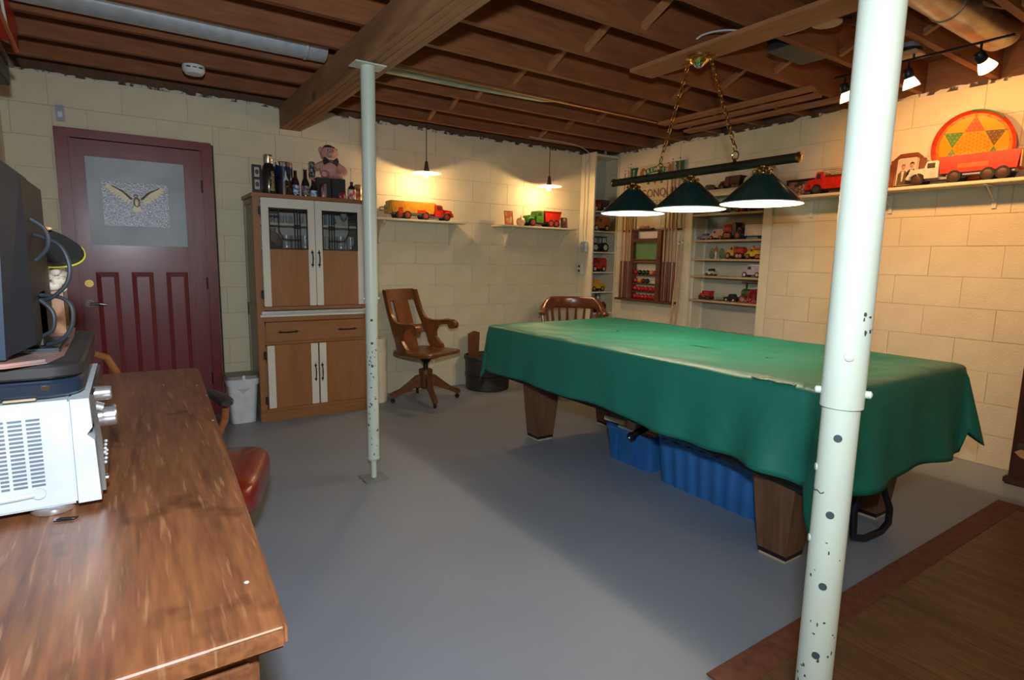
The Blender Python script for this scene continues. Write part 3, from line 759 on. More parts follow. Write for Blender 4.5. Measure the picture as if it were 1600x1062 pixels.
for y in SY:
    s = P('shade', M_greenm, t, lambda b: b.lathe([(.036, .158), (.042, .155), (.203, .008), (.205, 0)], (LXX, y, 1.592), 56, caps=False))
    P('shade_lining', M_shadew, s, lambda b: b.lathe([(.200, .0015), (.198, .008), (.040, .150), (0, .150)], (LXX, y, 1.592), 56, caps=False))
    P('shade_rim', M_shadew, s, lambda b: b.tube([(LXX+.2035*math.cos(R_(a)), y+.2035*math.sin(R_(a)), 1.5925) for a in range(0, 360, 8)], .0024, 6, closed=True))
    P('shade_cap', M_brass, s, lambda b: b.lathe([(.04, 0), (.044, .006), (.034, .014), (.030, .03), (.016, .036), (.016, .045)], (LXX, y, 1.742), 24))
    for k in range(8):
        a = R_(k*45+10); P('brass_knob', M_brass, s, lambda b: b.ball((LXX+.041*math.cos(a), y+.041*math.sin(a), 1.757), .0085, 8))
    bu = P('bulb', pm('lamp_bulb_glow', (1.0, .93, .80), (1.0, .9, .75), 3, .4, emit=9.0), s, lambda b: b.ball((LXX, y, 1.668), .034, 16, sc=(1, 1, 1.2)))
    lamp('billiard_bulb_light', 'POINT', (LXX, y, 1.612), 12, (1.0, .78, .50), .03)
# ================================================================== PENDANTS
for i, (x, lab) in enumerate(((2.262, 'shallow white shaded pendant lamp over the left back wall shelf'), (3.63, 'shallow white shaded pendant lamp over the right back wall shelf'))):
    y = 4.79; z = 2.022
    t = thing('pendant_lamp', lab, 'lamp', (x, y, z))
    P('cord', M_blackp, t, lambda b: b.tube([(x, y, 2.46), (x, y, z+.09)], .0035, 6))
    P('socket', flat('bronze_socket', (.22, .17, .08), .35, .8), t, lambda b: b.lathe([(.005, .105), (.012, .10), (.016, .075), (.02, .05), (.024, .03), (.024, .02)], (x, y, z), 18))
    P('shade', flat('dark_shade_top', (.10, .09, .06), .4), t, lambda b: b.lathe([(.024, .024), (.035, .012), (.132, .001)], (x, y, z), 40, caps=False))
    P('shade_lining', pm('glowing_white_lining', (.92, .90, .85), None, 5, .5), t, lambda b: b.lathe([(.022, .020), (.033, .009), (.131, -.002), (.1325, .001)], (x, y, z), 40, caps=False))
    P('bulb', pm('pendant_bulb_glow', (1.0, .80, .50), (1, .78, .48), 3, .4, emit=22.0), t, lambda b: b.ball((x, y, z-.012), .026, 16, sc=(1, 1, 1.15)))
    lamp('pendant_bulb_light', 'POINT', (x, y, z-.045), 15, (1.0, .60, .25), .022)
# ================================================================== TRACK LIGHT
t = thing('track_light', 'black track light with three white glass heads near the right wall', 'lamp', (3.6, 1.55, 2.4))
P('track_bar', M_black, t, lambda b: b.tube([(3.6, 1.10, 2.392), (3.6, 1.95, 2.392)], .007, 8))
P('canopy', M_black, t, lambda b: (b.lathe([(.066, 0), (.066, .018)], (3.6, 1.56, 2.428), 26), b.cyl((3.6, 1.53, 2.392), .006, .04, 8), b.cyl((3.6, 1.60, 2.392), .006, .04, 8)))
P('canopy_box', M_galv, t, lambda b: b.lathe([(.055, 0), (.045, .03), (.02, .042)], (3.6, 1.56, 2.446), 22))
P('canopy_plate', flat('tan_plate', (.50, .33, .17), .5), t, lambda b: b.box(3.54, 3.66, 1.50, 1.62, 2.418, 2.427))
M_glow = pm('frosted_glass_glow', (1.0, .74, .42), (1.0, .70, .38), 3, .4, emit=3.2)
for (y, dx, dy, dz) in ((1.885, .35, -.15, -.9), (1.55, .30, -.18, -.9), (1.23, .62, -.25, -.62)):
    d = Vector((dx, dy, dz)).normalized(); base = Vector((3.6, y, 2.325))
    T = Matrix.Translation(base) @ d.to_track_quat('Z', 'Y').to_matrix().to_4x4()
    h = P('lamp_head', M_black, t, lambda b: (b.lathe([(.0, -.028), (.02, -.022), (.026, -.008), (.026, .02), (.021, .03)], (0, 0, 0), 20, T=T), b.tube([(3.6, y, 2.39), (3.6, y, 2.34), (base-d*.01)[:]], .006, 8)))
    P('glass_shade', M_glow, h, lambda b: b.lathe([(.020, .024), (.026, .034), (.036, .058), (.042, .078), (.041, .080), (.0, .060)], (0, 0, 0), 24, T=T, caps=False))
    p = base+d*.095
    lamp('track_spot_light', 'SPOT', p[:], 28, (1.0, .46, .15), .03, aim=(base+Vector((1.0, -.12, -.52)))[:], spot=R_(120), blend=.7)

# ================================================================== CUE RACK
M_rack = wood('rack_mahogany', (.14, .045, .018), (.07, .022, .010), 'y', 3, .35, .3)
t = thing('cue_rack', 'dark wooden wall rack with green board holding balls and cues', 'cue rack', (4.57, 4.28, .87))
XR = 4.52
P('top_bar', M_rack, t, lambda b: b.box(XR+.058, RX-.006, 3.87, 4.68, 1.600, 1.618, bv=.003))
P('bottom_bar', M_rack, t, lambda b: b.box(XR-.01, RX-.006, 3.89, 4.69, .862, .882, bv=.003))
for y0, y1 in ((4.07, 4.125), (4.455, 4.495)): P('upright', M_rack, t, lambda b: b.box(XR+.01, RX-.008, y0, y1, .882, 1.60, bv=.002))
for z in (1.485, 1.505, 1.290, 1.262): P('rail', M_rack, t, lambda b: b.box(XR+.005, RX-.012, 4.125, 4.455, z, z+.016, bv=.002))
for z in (1.500, 1.276): P('score_strip', wood('score_strip_wood', (.50, .22, .07), (.35, .14, .045), 'y', 3, .4), t, lambda b: b.box(XR+.02, RX-.02, 4.125, 4.455, z-.012, z+.008))
P('green_board', flat('chalkboard_green', (.13, .27, .09), .6), t, lambda b: b.box(XR+.05, RX-.012, 4.125, 4.455, 1.306, 1.485))
BS = (1.142, 1.052, .968, .884)
for z in BS: P('ball_shelf', M_rack, t, lambda b: b.box(XR+.012, RX-.012, 4.125, 4.455, z-.012, z, bv=.002))
P('rack_backing', M_cream, t, lambda b: b.box(RX-.012, RX-.004, 4.125, 4.455, .885, 1.6))
balls = {}
def ball(col, nm, label, y, z, group=None):
    m = pm('ball_'+nm, col, tuple(c*.9 for c in col), 5, .12, coat=.5)
    b = MB(); b.ball((0, 0, .0262), .026, 16)
    if nm in balls: o = balls[nm].copy(); COL.objects.link(o)
    else: o = b.build('billiard_ball', m); balls[nm] = o
    o.location = (XR+.045, y, z); tag(o, label, 'ball', group); return o
yy = [4.425-.0545*k for k in range(6)]
row1 = [('red', (.45, .012, .01), 'red ball at the left end of the upper coloured ball row'), ('blackish', (.01, .015, .014), 'black ball next to the red one in the upper rack row'),
        ('dark_green', (.008, .04, .02), 'dark green ball in the middle of the upper rack row'), ('deep_green', (.01, .05, .025), 'deep green ball beside the orange ball in the upper rack row'),
        ('orange', (.62, .20, .02), 'orange ball in the upper coloured rack row'), ('plum', (.30, .03, .09), 'plum coloured ball at the right end of the upper rack row')]
for k, (nm, c, l) in enumerate(row1): ball(c, nm, l, yy[k], BS[0])
row2 = [('crimson', (.40, .01, .03), 'crimson ball at the left end of the second rack row'), ('amber', (.70, .28, .02), 'amber yellow ball in the second rack row'),
        ('maroon', (.22, .008, .012), 'maroon ball in the second rack row'), ('charcoal', (.03, .03, .03), 'charcoal ball at the right end of the second rack row')]
for k, (nm, c, l) in enumerate(row2): ball(c, nm, l, yy[k], BS[1])
b = MB(); b.box(4.565, 4.59, 4.14, 4.21, BS[1]+.0005, BS[1]+.028, bv=.004); tag(recenter(b.build('chalk_box', flat('pink_chalk_box', (.72, .52, .42), .6))), 'small pinkish chalk box on the second rack row', 'chalk box')
for z, l in ((BS[2], 'red snooker ball in the third row of the wall rack'), (BS[3], 'red snooker ball in the bottom row of the wall rack')):
    ws = ('leftmost', 'second', 'third', 'fourth', 'fifth', 'rightmost')
    for k in range(6): ball((.50, .008, .012), 'snooker_red', ws[k]+' '+l+(' counted from the left' if 0 < k < 5 else ''), yy[k], z, 'red snooker balls on the '+('third' if z == BS[2] else 'bottom')+' rack row')
# things on top of the rack
t = thing('trophy_figure', 'small tan and dark resin animal figure on top of the cue rack', 'figurine', (4.55, 4.35, 1.618))
P('figure_body', flat('tan_resin', (.45, .30, .12), .5), t, lambda b: (b.ball((4.56, 4.36, 1.638), .02, 12, sc=(1, 2.6, .9)), b.ball((4.56, 4.29, 1.640), .016, 10, sc=(1, 1.5, 1))))
P('figure_base', M_dkoak, t, lambda b: b.box(4.54, 4.58, 4.22, 4.43, 1.6185, 1.627))
# cues
M_cue = wood('cue_maple', (.50, .28, .11), (.40, .20, .07), 'z', 2, .3, .3); M_cueb = wood('cue_butt_dark', (.22, .055, .02), (.10, .022, .01), 'z', 3, .45, 0)
def cue(x, y, z, L, label, group, tiltx=0, tilty=0):
    t = thing('pool_cue', label, 'cue', (x, y, z), 0, group); t.rotation_euler = (tilty, tiltx, 0)
    P('butt', M_cueb, t, lambda b: b.lathe([(.010, 0), (.0145, .006), (.0142, .1), (.0125, .40)], (0, 0, 0), 12), local=True)
    P('shaft', M_cue, t, lambda b: b.lathe([(.0124, .40), (.0095, .8), (.0062, L-.03)], (0, 0, 0), 12), local=True)
    P('ferrule', M_offw, t, lambda b: b.lathe([(.0062, L-.03), (.006, L-.012)], (0, 0, 0), 12), local=True)
    P('tip', flat('blue_cue_tip', (.08, .12, .2), .7), t, lambda b: b.lathe([(.006, L-.012), (.005, L)], (0, 0, 0), 12), local=True)
    return t
lc = ['leftmost cue at the left end of the wall rack', 'second cue from the left end of the wall rack', 'third cue from the left end of the wall rack', 'cue standing against the left upright of the rack']
for k, y in enumerate((4.645, 4.605, 4.565, 4.525)): cue(XR+.030+.008*(k % 2), y, .8825, 1.37+.03*(k % 3), lc[k], 'cues at the left side of the wall rack')
lc = ['cue standing against the right upright of the rack', 'second cue right of the green board', 'third cue right of the green board', 'rightmost cue standing in the wall rack']
for k, y in enumerate((4.045, 4.00, 3.955, 3.91)): cue(XR+.030+.008*(k % 2), y, .8825, 1.38+.035*(k % 2), lc[k], 'cues at the right side of the wall rack')
cue(4.45, 3.862, .0, 1.49, 'left one of two long cues standing on the floor beside the rack', 'cues leaning on the floor', .075, 0)
cue(4.46, 3.80, .0, 1.50, 'right one of two long cues standing on the floor beside the rack', 'cues leaning on the floor', .07, -.015)
b = MB(); b.lathe([(.004, 0), (.0045, .02), (.004, .5)], (4.594, 3.965, 1.83), 8)
# ================================================================== LAGER SIGN
t = thing('lager_sign', 'cream green and brown lager sign with gold ovals above the cue rack', 'sign', (4.60, 4.25, 1.80))
XS = RX-.022
SG = lambda y, z, dx=0: frame((XS-.003-dx, y, z), (0, -1, 0), (0, 0, 1))
P('sign_board', flat('sign_cream', (.60, .48, .30), .45), t, lambda b: b.box(XS, RX-.004, 3.875, 4.61, 1.785, 2.275, bv=.003))
M_sgreen = flat('sign_green', (.010, .13, .075), .4); M_sbrown = flat('sign_brown', (.20, .06, .02), .4); M_sgold = flat('sign_gold_brown', (.33, .12, .03), .4)
P('green_corner', M_sgreen, t, lambda b: (b.prism([(4.605, 2.27), (4.49, 2.27), (4.52, 2.17), (4.605, 2.10)], XS-.002, XS-.0005, 'yz'), b.prism([(3.88, 2.27), (3.99, 2.27), (3.96, 2.15), (3.88, 2.06)], XS-.002, XS-.0005, 'yz')))
P('green_corner', M_sgreen, t, lambda b: (b.prism([(4.605, 1.79), (4.52, 1.79), (4.54, 1.87), (4.605, 1.93)], XS-.002, XS-.0005, 'yz'), b.prism([(3.88, 1.79), (3.96, 1.79), (3.95, 1.90), (3.88, 1.98)], XS-.002, XS-.0005, 'yz')))
arc = [(4.25+.46*math.sin(R_(a)), 1.80+.455*math.cos(R_(a))) for a in range(-26, 27, 4)]+[(4.25+.40*math.sin(R_(a)), 1.80+.395*math.cos(R_(a))) for a in range(26, -27, -4)]
P('green_banner', M_sgreen, t, lambda b: b.prism(arc, XS-.002, XS-.0006, 'yz'))
for y in (4.42, 4.06): P('gold_oval', M_sgold, t, lambda b: b.lathe([(.052, 0), (.052, .003), (0, .003)], (0, 0, 0), 24, T=Matrix.Translation((XS-.0035, y, 2.19)) @ Matrix.Diagonal((1, .85, 1.25, 1)) @ Matrix.Rotation(math.pi/2, 4, 'Y')))
P('emblem', flat('sign_red', (.45, .06, .03), .4), t, lambda b: (b.prism([(4.25+.045*math.cos(R_(a)), 2.125+(.05 if k % 2 else .022)*math.sin(R_(a))+.0) for k, a in enumerate(range(0, 360, 30))], XS-.002, XS-.0005, 'yz'),))
P('pine_tree', M_sgreen, t, lambda b: [b.prism([(y-.02, 2.08), (y+.02, 2.08), (y, 2.15)], XS-.002, XS-.0005, 'yz') for y in (4.34, 4.16)])
M_w = flat('sign_white', (.75, .75, .68), .4)
for k, ch in enumerate('BREWERY'):
    a = R_(20-k*6.6); text(ch, .055, M_w, t, frame((XS-.003, 4.25+.428*math.sin(a), 1.80+.425*math.cos(a)), (0, -math.cos(a), -math.sin(-a)*-1 if False else math.sin(a)), (0, math.sin(a), math.cos(a))))
text('ALGONQUIN', .115, M_sbrown, t, SG(4.235, 1.985), squeeze=.92)
text('ALGONQUIN', .115, flat('sign_dark', (.06, .02, .01), .4), t, SG(4.232, 1.982, -.0012), squeeze=.95)
text('LAGER', .07, M_sgreen, t, SG(4.25, 1.885), squeeze=1.1)
text('ALE', .045, M_w, t, SG(4.56, 2.13), squeeze=1.0)
t['category'] = 'sign'
# ================================================================== KITCHEN CABINET
CX0, CX1, CY0, CY1, CZ = .785, 1.645, 4.60, 5.02, 1.715
t = thing('kitchen_cabinet', 'tall oak and cream kitchen hutch with leaded glass doors between door and pole', 'cabinet', (1.215, 4.8, 0))
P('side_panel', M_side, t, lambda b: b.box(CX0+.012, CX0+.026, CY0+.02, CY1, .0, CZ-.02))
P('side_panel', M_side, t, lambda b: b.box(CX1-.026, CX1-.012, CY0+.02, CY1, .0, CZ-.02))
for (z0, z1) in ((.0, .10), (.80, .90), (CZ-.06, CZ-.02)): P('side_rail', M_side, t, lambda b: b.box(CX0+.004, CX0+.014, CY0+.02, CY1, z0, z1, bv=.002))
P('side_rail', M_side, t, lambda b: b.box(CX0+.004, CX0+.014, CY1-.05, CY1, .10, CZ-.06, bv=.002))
P('back_panel', M_offw, t, lambda b: b.box(CX0+.02, CX1-.02, CY1-.012, CY1, .08, CZ-.03))
P('top_board', M_oakx, t, lambda b: b.box(CX0-.008, CX1+.008, CY0-.012, CY1+.005, CZ-.018, CZ+.012, bv=.004))
for x0, x1 in ((CX0, CX0+.05), (CX1-.05, CX1)): P('stile', M_oak, t, lambda b: b.box(x0, x1, CY0+.004, CY0+.024, .085, CZ-.018, bv=.002))
for z0, z1 in ((.862, .888), (.598, .620), (.775, .808), (CZ-.035, CZ-.018)): P('face_rail', M_oakx, t, lambda b: b.box(CX0+.05, CX1-.05, CY0+.005, CY0+.022, z0, z1, bv=.002))
P('plinth', M_oakx, t, lambda b: (b.box(CX0-.004, CX1+.004, CY0-.006, CY0+.03, 0, .075, bv=.003), ))
P('base_rail', M_oakx, t, lambda b: b.box(CX0, CX1, CY0, CY0+.024, .075, .10, bv=.003))
P('sliding_counter', flat('aluminium_edge', (.62, .65, .68), .35, .7), t, lambda b: b.box(CX0+.03, CX1-.02, CY0-.016, CY0+.3, .832, .856, bv=.004))
P('counter_trim', M_offw, t, lambda b: b.box(CX0+.02, CX1-.01, CY0-.012, CY0+.01, .812, .830, bv=.003))
P('deck', M_offw, t, lambda b: b.box(CX0+.03, CX1-.03, CY0+.03, CY1-.02, .86, .875))
P('inner_shelf', M_offw, t, lambda b: b.box(CX0+.03, CX1-.03, CY0+.10, CY1-.02, 1.505, 1.522)); P('inner_shelf', M_offw, t, lambda b: b.box(CX0+.03, CX1-.03, CY0+.04, CY1-.02, 1.315, 1.330))
M_smglass = pm('door_glass', (.02, .025, .02), (.02, .025, .02), 2, .02, spec=.5, alpha=.14)
def handle(b, x, y, z, vertical=True, L=.085):
    def Q(a, d): return (x, y-d, z+a) if vertical else (x+a, y-d, z)
    b.tube([Q(-L/2, .002), Q(-L/2+.012, .014), Q(0, .020), Q(L/2-.012, .014), Q(L/2, .002)], [.005, .0045, .0055, .0045, .005], 8)
    for s in (-1, 1):
        a = s*(L/2+.012)
        if vertical: b.prism([(x-.012, z+a-s*.010), (x, z+a-s*.016), (x+.012, z+a-s*.010), (x+.004, z+a+s*.002), (x, z+a+s*.018), (x-.004, z+a+s*.002)], y-.004, y, 'xz')
        else: b.prism([(x+a-s*.010, z-.012), (x+a-s*.016, z), (x+a-s*.010, z+.012), (x+a+s*.002, z+.004), (x+a+s*.018, z), (x+a+s*.002, z-.004)], y-.004, y, 'xz')
YF = CY0-.014
def caming(b, x0, x1, z0, z1, flip):
    X = (lambda u: x0+(x1-x0)*u) if not flip else (lambda u: x1-(x1-x0)*u)
    Z = lambda v: z0+(z1-z0)*v
    y = YF+.004
    def ln(u0, v0, u1, v1, r=.0042): b.tube([(X(u0), y, Z(v0)), (X(u1), y, Z(v1))], r, 6)
    for u in (.66, .73, .80): ln(u, 0, u, 1)
    ln(.64, .60, .82, .60); ln(.64, .24, .82, .24); ln(.25, .98, .25, .45); ln(.0, .80, .25, .80); ln(.0, .87, .25, .87)
    b.tube([(X(.25), y, Z(.45)), (X(.30), y, Z(.36)), (X(.36), y, Z(.26)), (X(.45), y, Z(.24)), (X(.66), y, Z(.24))], .004, 6)
    for (a0, a1, b0, b1) in ((0, 1, 0, .025), (0, 1, .97, 1)): b.box(X(a0), X(a1), y-.005, y+.005, Z(b0), Z(b1))
    for (a0, a1) in ((0, .03), (.97, 1)): b.box(X(a0), X(a1), y-.005, y+.005, Z(0), Z(1))
    b.prism([(X(.0), Z(.0)), (X(.22), Z(.0)), (X(.16), Z(.10)), (X(.10), Z(.18)), (X(.0), Z(.24))], y-.003, y+.003, 'xz')
for side, (x0, x1) in enumerate(((.838, 1.222), (1.226, 1.610))):
    d = P('door', M_offw, t, lambda b: [b.box(a, c, YF, CY0+.004, z0, z1, bv=.003) for (a, c, z0, z1) in ((x0, x0+.052, .892, 1.695), (x1-.052, x1, .892, 1.695), (x0+.052, x1-.052, 1.625, 1.695))])
    P('wood_panel', M_oak, d, lambda b: b.box(x0+.05, x1-.05, YF+.005, CY0+.002, .892, 1.322))
    P('glass', M_smglass, d, lambda b: b.box(x0+.05, x1-.05, YF+.008, YF+.010, 1.322, 1.626))
    P('leaded_bars', M_blkmetal, d, lambda b: caming(b, x0+.052, x1-.052, 1.322, 1.626, side == 1))
    hx = x1-.024 if side == 0 else x0+.024
    P('handle', M_blkmetal, d, lambda b: handle(b, hx, YF, 1.255))
    l = P('lower_door', M_oak, t, lambda b: b.box(x0+.0, x1, YF+.002, CY0+.004, .103, .597, bv=.003))
    for (a, c) in ((x0+.006, x0+.058), (x1-.056, x1-.002)):
        if not (side == 1 and a > 1.5): P('painted_strip', M_offw, l, lambda b: b.box(a, c, YF-.001, YF+.004, .106, .594))
    P('painted_strip', M_offw, l, lambda b: None) if False else None
    P('handle', M_blkmetal, l, lambda b: handle(b, hx, YF, .36, L=.10))
dr_ = P('drawer', M_oakx, t, lambda b: b.box(.838, 1.610, YF, CY0+.004, .622, .772, bv=.004))
for x in (1.0, 1.46): P('handle', M_blkmetal, dr_, lambda b: handle(b, x, YF, .695, False, .11))
for z in (1.60, .985, .52, .17): P('hinge', M_blkmetal, t, lambda b: b.box(CX0+.035, CX0+.052, YF-.002, YF+.02, z-.03, z+.03, bv=.003))
# glasses inside
M_glassw = pm('drinking_glass', (.75, .82, .84), (.62, .70, .72), 6, .08, alpha=.45, spec=1.0)
M_cerB = flat('pale_blue_mug', (.35, .48, .60), .3)
gx = [.93, .975, 1.02, 1.065, 1.105, 1.165, 1.285]
proto = None
poss = ['at the left end', 'second from the left', 'third from the left', 'fourth from the left', 'fifth from the left', 'right of the lead bars', 'behind the right door']
for k, x in enumerate(gx):
    if proto is None:
        b = MB(); b.lathe([(.013, 0), (.015, .003), (.018, .065), (.0165, .065), (.013, .008), (0, .008)], (0, 0, 0), 16); proto = b.build('shot_glass', M_glassw); o = proto
    else: o = proto.copy(); COL.objects.link(o)
    o.location = (x, 4.76, 1.5225); tag(o, 'small clear glass '+poss[k]+' on the upper hutch shelf', 'glass', 'small glasses on the upper shelf of the hutch')
t2 = thing('blue_mug', 'pale blue mug on the upper hutch shelf behind the right door', 'mug', (1.385, 4.78, 1.5225))
P('mug_body', M_cerB, t2, lambda b: b.lathe([(.028, 0), (.034, .004), (.034, .085), (.031, .085), (.029, .01), (0, .01)], (1.385, 4.78, 1.5225), 22)); P('mug_handle', M_cerB, t2, lambda b: b.tube([(1.418, 4.78, 1.59), (1.44, 4.78, 1.585), (1.443, 4.78, 1.56), (1.418, 4.78, 1.545)], .0045, 7))
b = MB(); b.lathe([(.03, 0), (.004, .006), (.004, .045), (.026, .07), (.03, .10), (.028, .1), (.022, .07), (0, .05)], (0, 0, 0), 18); o = b.build('stemmed_glass', M_glassw); o.location = (1.50, 4.75, 1.5225); tag(o, 'stemmed glass on the upper hutch shelf beside the blue mug', 'glass')
b = MB(); b.lathe([(.05, 0), (.07, .02), (.075, .06), (.05, .10), (.022, .13), (.025, .155), (.02, .155), (.016, .13)], (0, 0, 0), 20); o = b.build('glass_decanter', pm('brown_clear_glass', (.30, .22, .14), (.45, .42, .36), 9, .08, alpha=.75, spec=1)); o.location = (.955, 4.80, 1.3305); tag(o, 'round brownish glass decanter behind the lead work of the left hutch door', 'decanter')
jp = None
for k, (x, w) in enumerate(((1.045, .032), (1.115, .03), (1.185, .03), (1.32, .032), (1.40, .034), (1.475, .034), (1.55, .036))):
    if jp is None:
        b = MB(); b.lathe([(.026, 0), (.032, .005), (.033, .10), (.03, .105), (.03, .012), (0, .010)], (0, 0, 0), 18)
        jp = b.build('glass_jar', M_glassw); o = jp
        c = MB(); c.tube([(0, -.032, .085), (0, -.056, .08), (0, -.058, .035), (0, -.033, .025)], .005, 7); c.build('jar_handle', M_glassw, jp, local=True)
    else:
        o = jp.copy(); COL.objects.link(o); cc = jp.children[0].copy(); COL.objects.link(cc); cc.parent = o
    o.location = (x, 4.74+.02*(k % 2), 1.3305)
    tag(o, ['clear glass mug beside the decanter in the hutch', 'clear glass mug in the middle of the left hutch door window', 'clear glass mug at the right edge of the left hutch window', 'clear glass mug at the left edge of the right hutch window', 'clear glass mug below the blue mug in the hutch', 'clear glass mug below the stemmed glass in the hutch', 'clear glass mug at the far right of the lower hutch shelf'][k], 'mug', 'glass mugs on the lower shelf of the hutch')

# ---- things on top of the hutch
ZC = CZ+.0125
def bottle(x, y, prof, m, label, capm=None, lab=None, labz=(.02, .08), labm=None, capz=None, name='beer_bottle'):
    t = thing(name, label, 'bottle', (x, y, ZC))
    P('bottle_glass', m, t, lambda b: b.lathe(prof, (x, y, ZC), 20))
    if labm: P('paper_label', labm, t, lambda b: b.lathe([(prof[1][0]+.0008, labz[0]), (prof[1][0]+.0008, labz[1])], (x, y, ZC), 20, caps=False))
    if capm: P('cap', capm, t, lambda b: b.lathe([(prof[-1][0]+.002, prof[-1][1]-.004), (prof[-1][0]+.003, prof[-1][1]+.004), (0, prof[-1][1]+.006)], (x, y, ZC), 16))
    return t
M_bbrown = pm('brown_bottle_glass', (.055, .018, .008), (.03, .010, .005), 4, .08, spec=.8, coat=.5)
M_bdark = pm('near_black_glass', (.012, .012, .012), (.02, .018, .016), 4, .10, coat=.5)
def lblmat(n, a, bb, s=45): return pm(n, a, bb, s, .5, lo=.45, hi=.55)
t = thing('picture_block', 'black panel with two stacked portrait pictures at the hutch top left', 'picture', (.865, 4.72, ZC))
P('panel', M_black, t, lambda b: b.box(.812, .880, 4.72, 4.74, ZC, ZC+.215, bv=.003))
for z in (.035, .125):
    P('portrait_print', flat('print_light', (.55, .50, .48), .5), t, lambda b: b.box(.828, .862, 4.716, 4.7195, ZC+z, ZC+z+.07, bv=.004))
    P('portrait_face', flat('print_dark', (.10, .05, .05), .5), t, lambda b: b.ball((.845, 4.7155, ZC+z+.036), .014, 12, sc=(1, .08, 1.3)))
t = thing('large_black_bottle', 'large black bottle with chrome cap and gold lettering at the hutch top left', 'bottle', (.915, 4.70, ZC))
P('bottle_glass', M_bdark, t, lambda b: b.lathe([(.046, 0), (.049, .01), (.048, .17), (.040, .205), (.032, .22), (.032, .225)], (.922, 4.69, ZC), 30)); P('chrome_cap', M_chrome, t, lambda b: b.lathe([(.033, .225), (.034, .228), (.034, .285), (.031, .288), (0, .288)], (.922, 4.69, ZC), 28))
text('Blendian', .042, flat('gold_letter', (.55, .40, .18), .4, .3), t, frame((.937, 4.69-.0488, ZC+.095), (0, 0, 1), (-1, 0, 0)), depth=.001)
t = thing('blue_tin', 'tall blue tin with silver lid and painted scene beside the black bottle', 'tin', (1.035, 4.72, ZC))
P('tin_body', pm('painted_tin', (.018, .032, .13), (.015, .012, .012), 9, .25, lo=.38, hi=.5, metal=.3), t, lambda b: b.lathe([(.066, 0), (.066, .215)], (1.035, 4.72, ZC), 34)); P('tin_lid', M_chrome, t, lambda b: b.lathe([(.0665, .213), (.0665, .243), (.062, .247), (0, .247)], (1.035, 4.72, ZC), 34))
P('painted_band', flat('tin_dark_scene', (.02, .012, .010), .25), t, lambda b: b.lathe([(.0663, .002), (.0663, .105)], (1.035, 4.72, ZC), 34, caps=False))
P('painted_figure', flat('pale_figure_paint', (.45, .50, .60), .4), t, lambda b: b.add([(1.035+.067*math.sin(a), 4.72-.067*math.cos(a), ZC+z) for (a, z) in ((-.25, .10), (.1, .115), (.35, .105), (.12, .14), (.08, .17), (.0, .185), (-.07, .165), (-.1, .14))], [tuple(range(8))], True))
P('painted_figure', flat('tan_figure_paint', (.35, .20, .10), .4), t, lambda b: b.add([(1.035+.067*math.sin(a), 4.72-.067*math.cos(a), ZC+z) for (a, z) in ((-.1, .005), (.7, .005), (.6, .05), (.2, .07), (.0, .06))], [(0, 1, 2, 3, 4)], True))
pb = [(.028, 0), (.030, .01), (.030, .10), (.024, .125), (.013, .155), (.012, .20)]
bottle(1.125, 4.74, pb, M_bbrown, 'brown beer bottle with blue and white label tucked beside the blue tin', labm=lblmat('lbl_blue_white', (.55, .60, .68), (.04, .08, .25)), labz=(.02, .09))
bottle(1.190, 4.70, [(.030, 0), (.031, .01), (.031, .09), (.026, .115), (.014, .145), (.0125, .205)], M_bdark, 'tall dark beer bottle with brown and grey label in front of the wall', M_black, labm=lblmat('lbl_mixed', (.30, .22, .18), (.05, .05, .08)), labz=(.015, .085))
bottle(1.250, 4.70, [(.026, 0), (.027, .01), (.027, .06), (.022, .08), (.014, .10), (.014, .135)], M_bdark, 'short dark bottle with white blue label and red neck beside the tall dark bottle', flat('red_cap', (.25, .03, .05), .3), labm=lblmat('lbl_whiteblue', (.62, .68, .78), (.15, .22, .45)), labz=(.008, .055))
for k, (x0, x1, l) in enumerate(((1.285, 1.395, 'left one of two black boxes under the plush pig'), (1.402, 1.512, 'right one of two black boxes under the plush pig'))):
    b = MB(); b.box(x0, x1, 4.72, 4.83, ZC, ZC+.165, bv=.004); tag(recenter(b.build('black_box', flat('matt_black_card', (.018, .018, .02), .6))), l, 'box', 'black boxes on the hutch')
def can(x, y, z, m, label, r=.032, h=.12, t_=None):
    t = thing('drink_can', label, 'can', (x, y, z))
    P('can_body', m, t, lambda b: b.lathe([(r*.8, 0), (r, .008), (r, h-.012), (r*.82, h-.002), (r*.8, h)], (x, y, z), 22)); P('can_lid', M_chrome, t, lambda b: b.lathe([(r*.82, h-.0015), (r*.78, h+.0015), (0, h-.001)], (x, y, z), 20))
    return t
can(1.318, 4.675, ZC, pm('red_silver_can', (.50, .42, .40), (.16, .03, .05), 26, .25, .6, stretch=(1, 1, .2), lo=.45, hi=.55), 'red and silver drink can in front of the left black box', .028, .112)
can(1.262, 4.775, ZC+.168, pm('black_grey_can', (.40, .40, .42), (.03, .03, .03), 40, .3, .5, lo=.45, hi=.55), 'grey patterned can held up by the plush pig', .026, .115)
t = thing('glass_dome', 'small red and white domed ornament in front of the right black box', 'ornament', (1.47, 4.68, ZC)); P('dome', pm('red_white_dome', (.60, .50, .48), (.42, .02, .03), 30, .2, lo=.5, hi=.58), t, lambda b: b.lathe([(.034, 0), (.034, .02), (.026, .04), (.012, .054), (0, .058)], (1.468, 4.672, ZC), 22)); P('base_ring', flat('dark_red', (.2, .01, .01), .3), t, lambda b: b.lathe([(.036, .0), (.036, .008)], (1.468, 4.672, ZC), 22))
bottle(1.548, 4.68, [(.031, 0), (.032, .01), (.032, .085), (.024, .105), (.012, .118), (.012, .14)], M_bdark, 'dark bottle with white and red label at the hutch right end', M_black, labm=lblmat('lbl_whitered', (.70, .66, .66), (.55, .05, .04), 30), labz=(.008, .085))
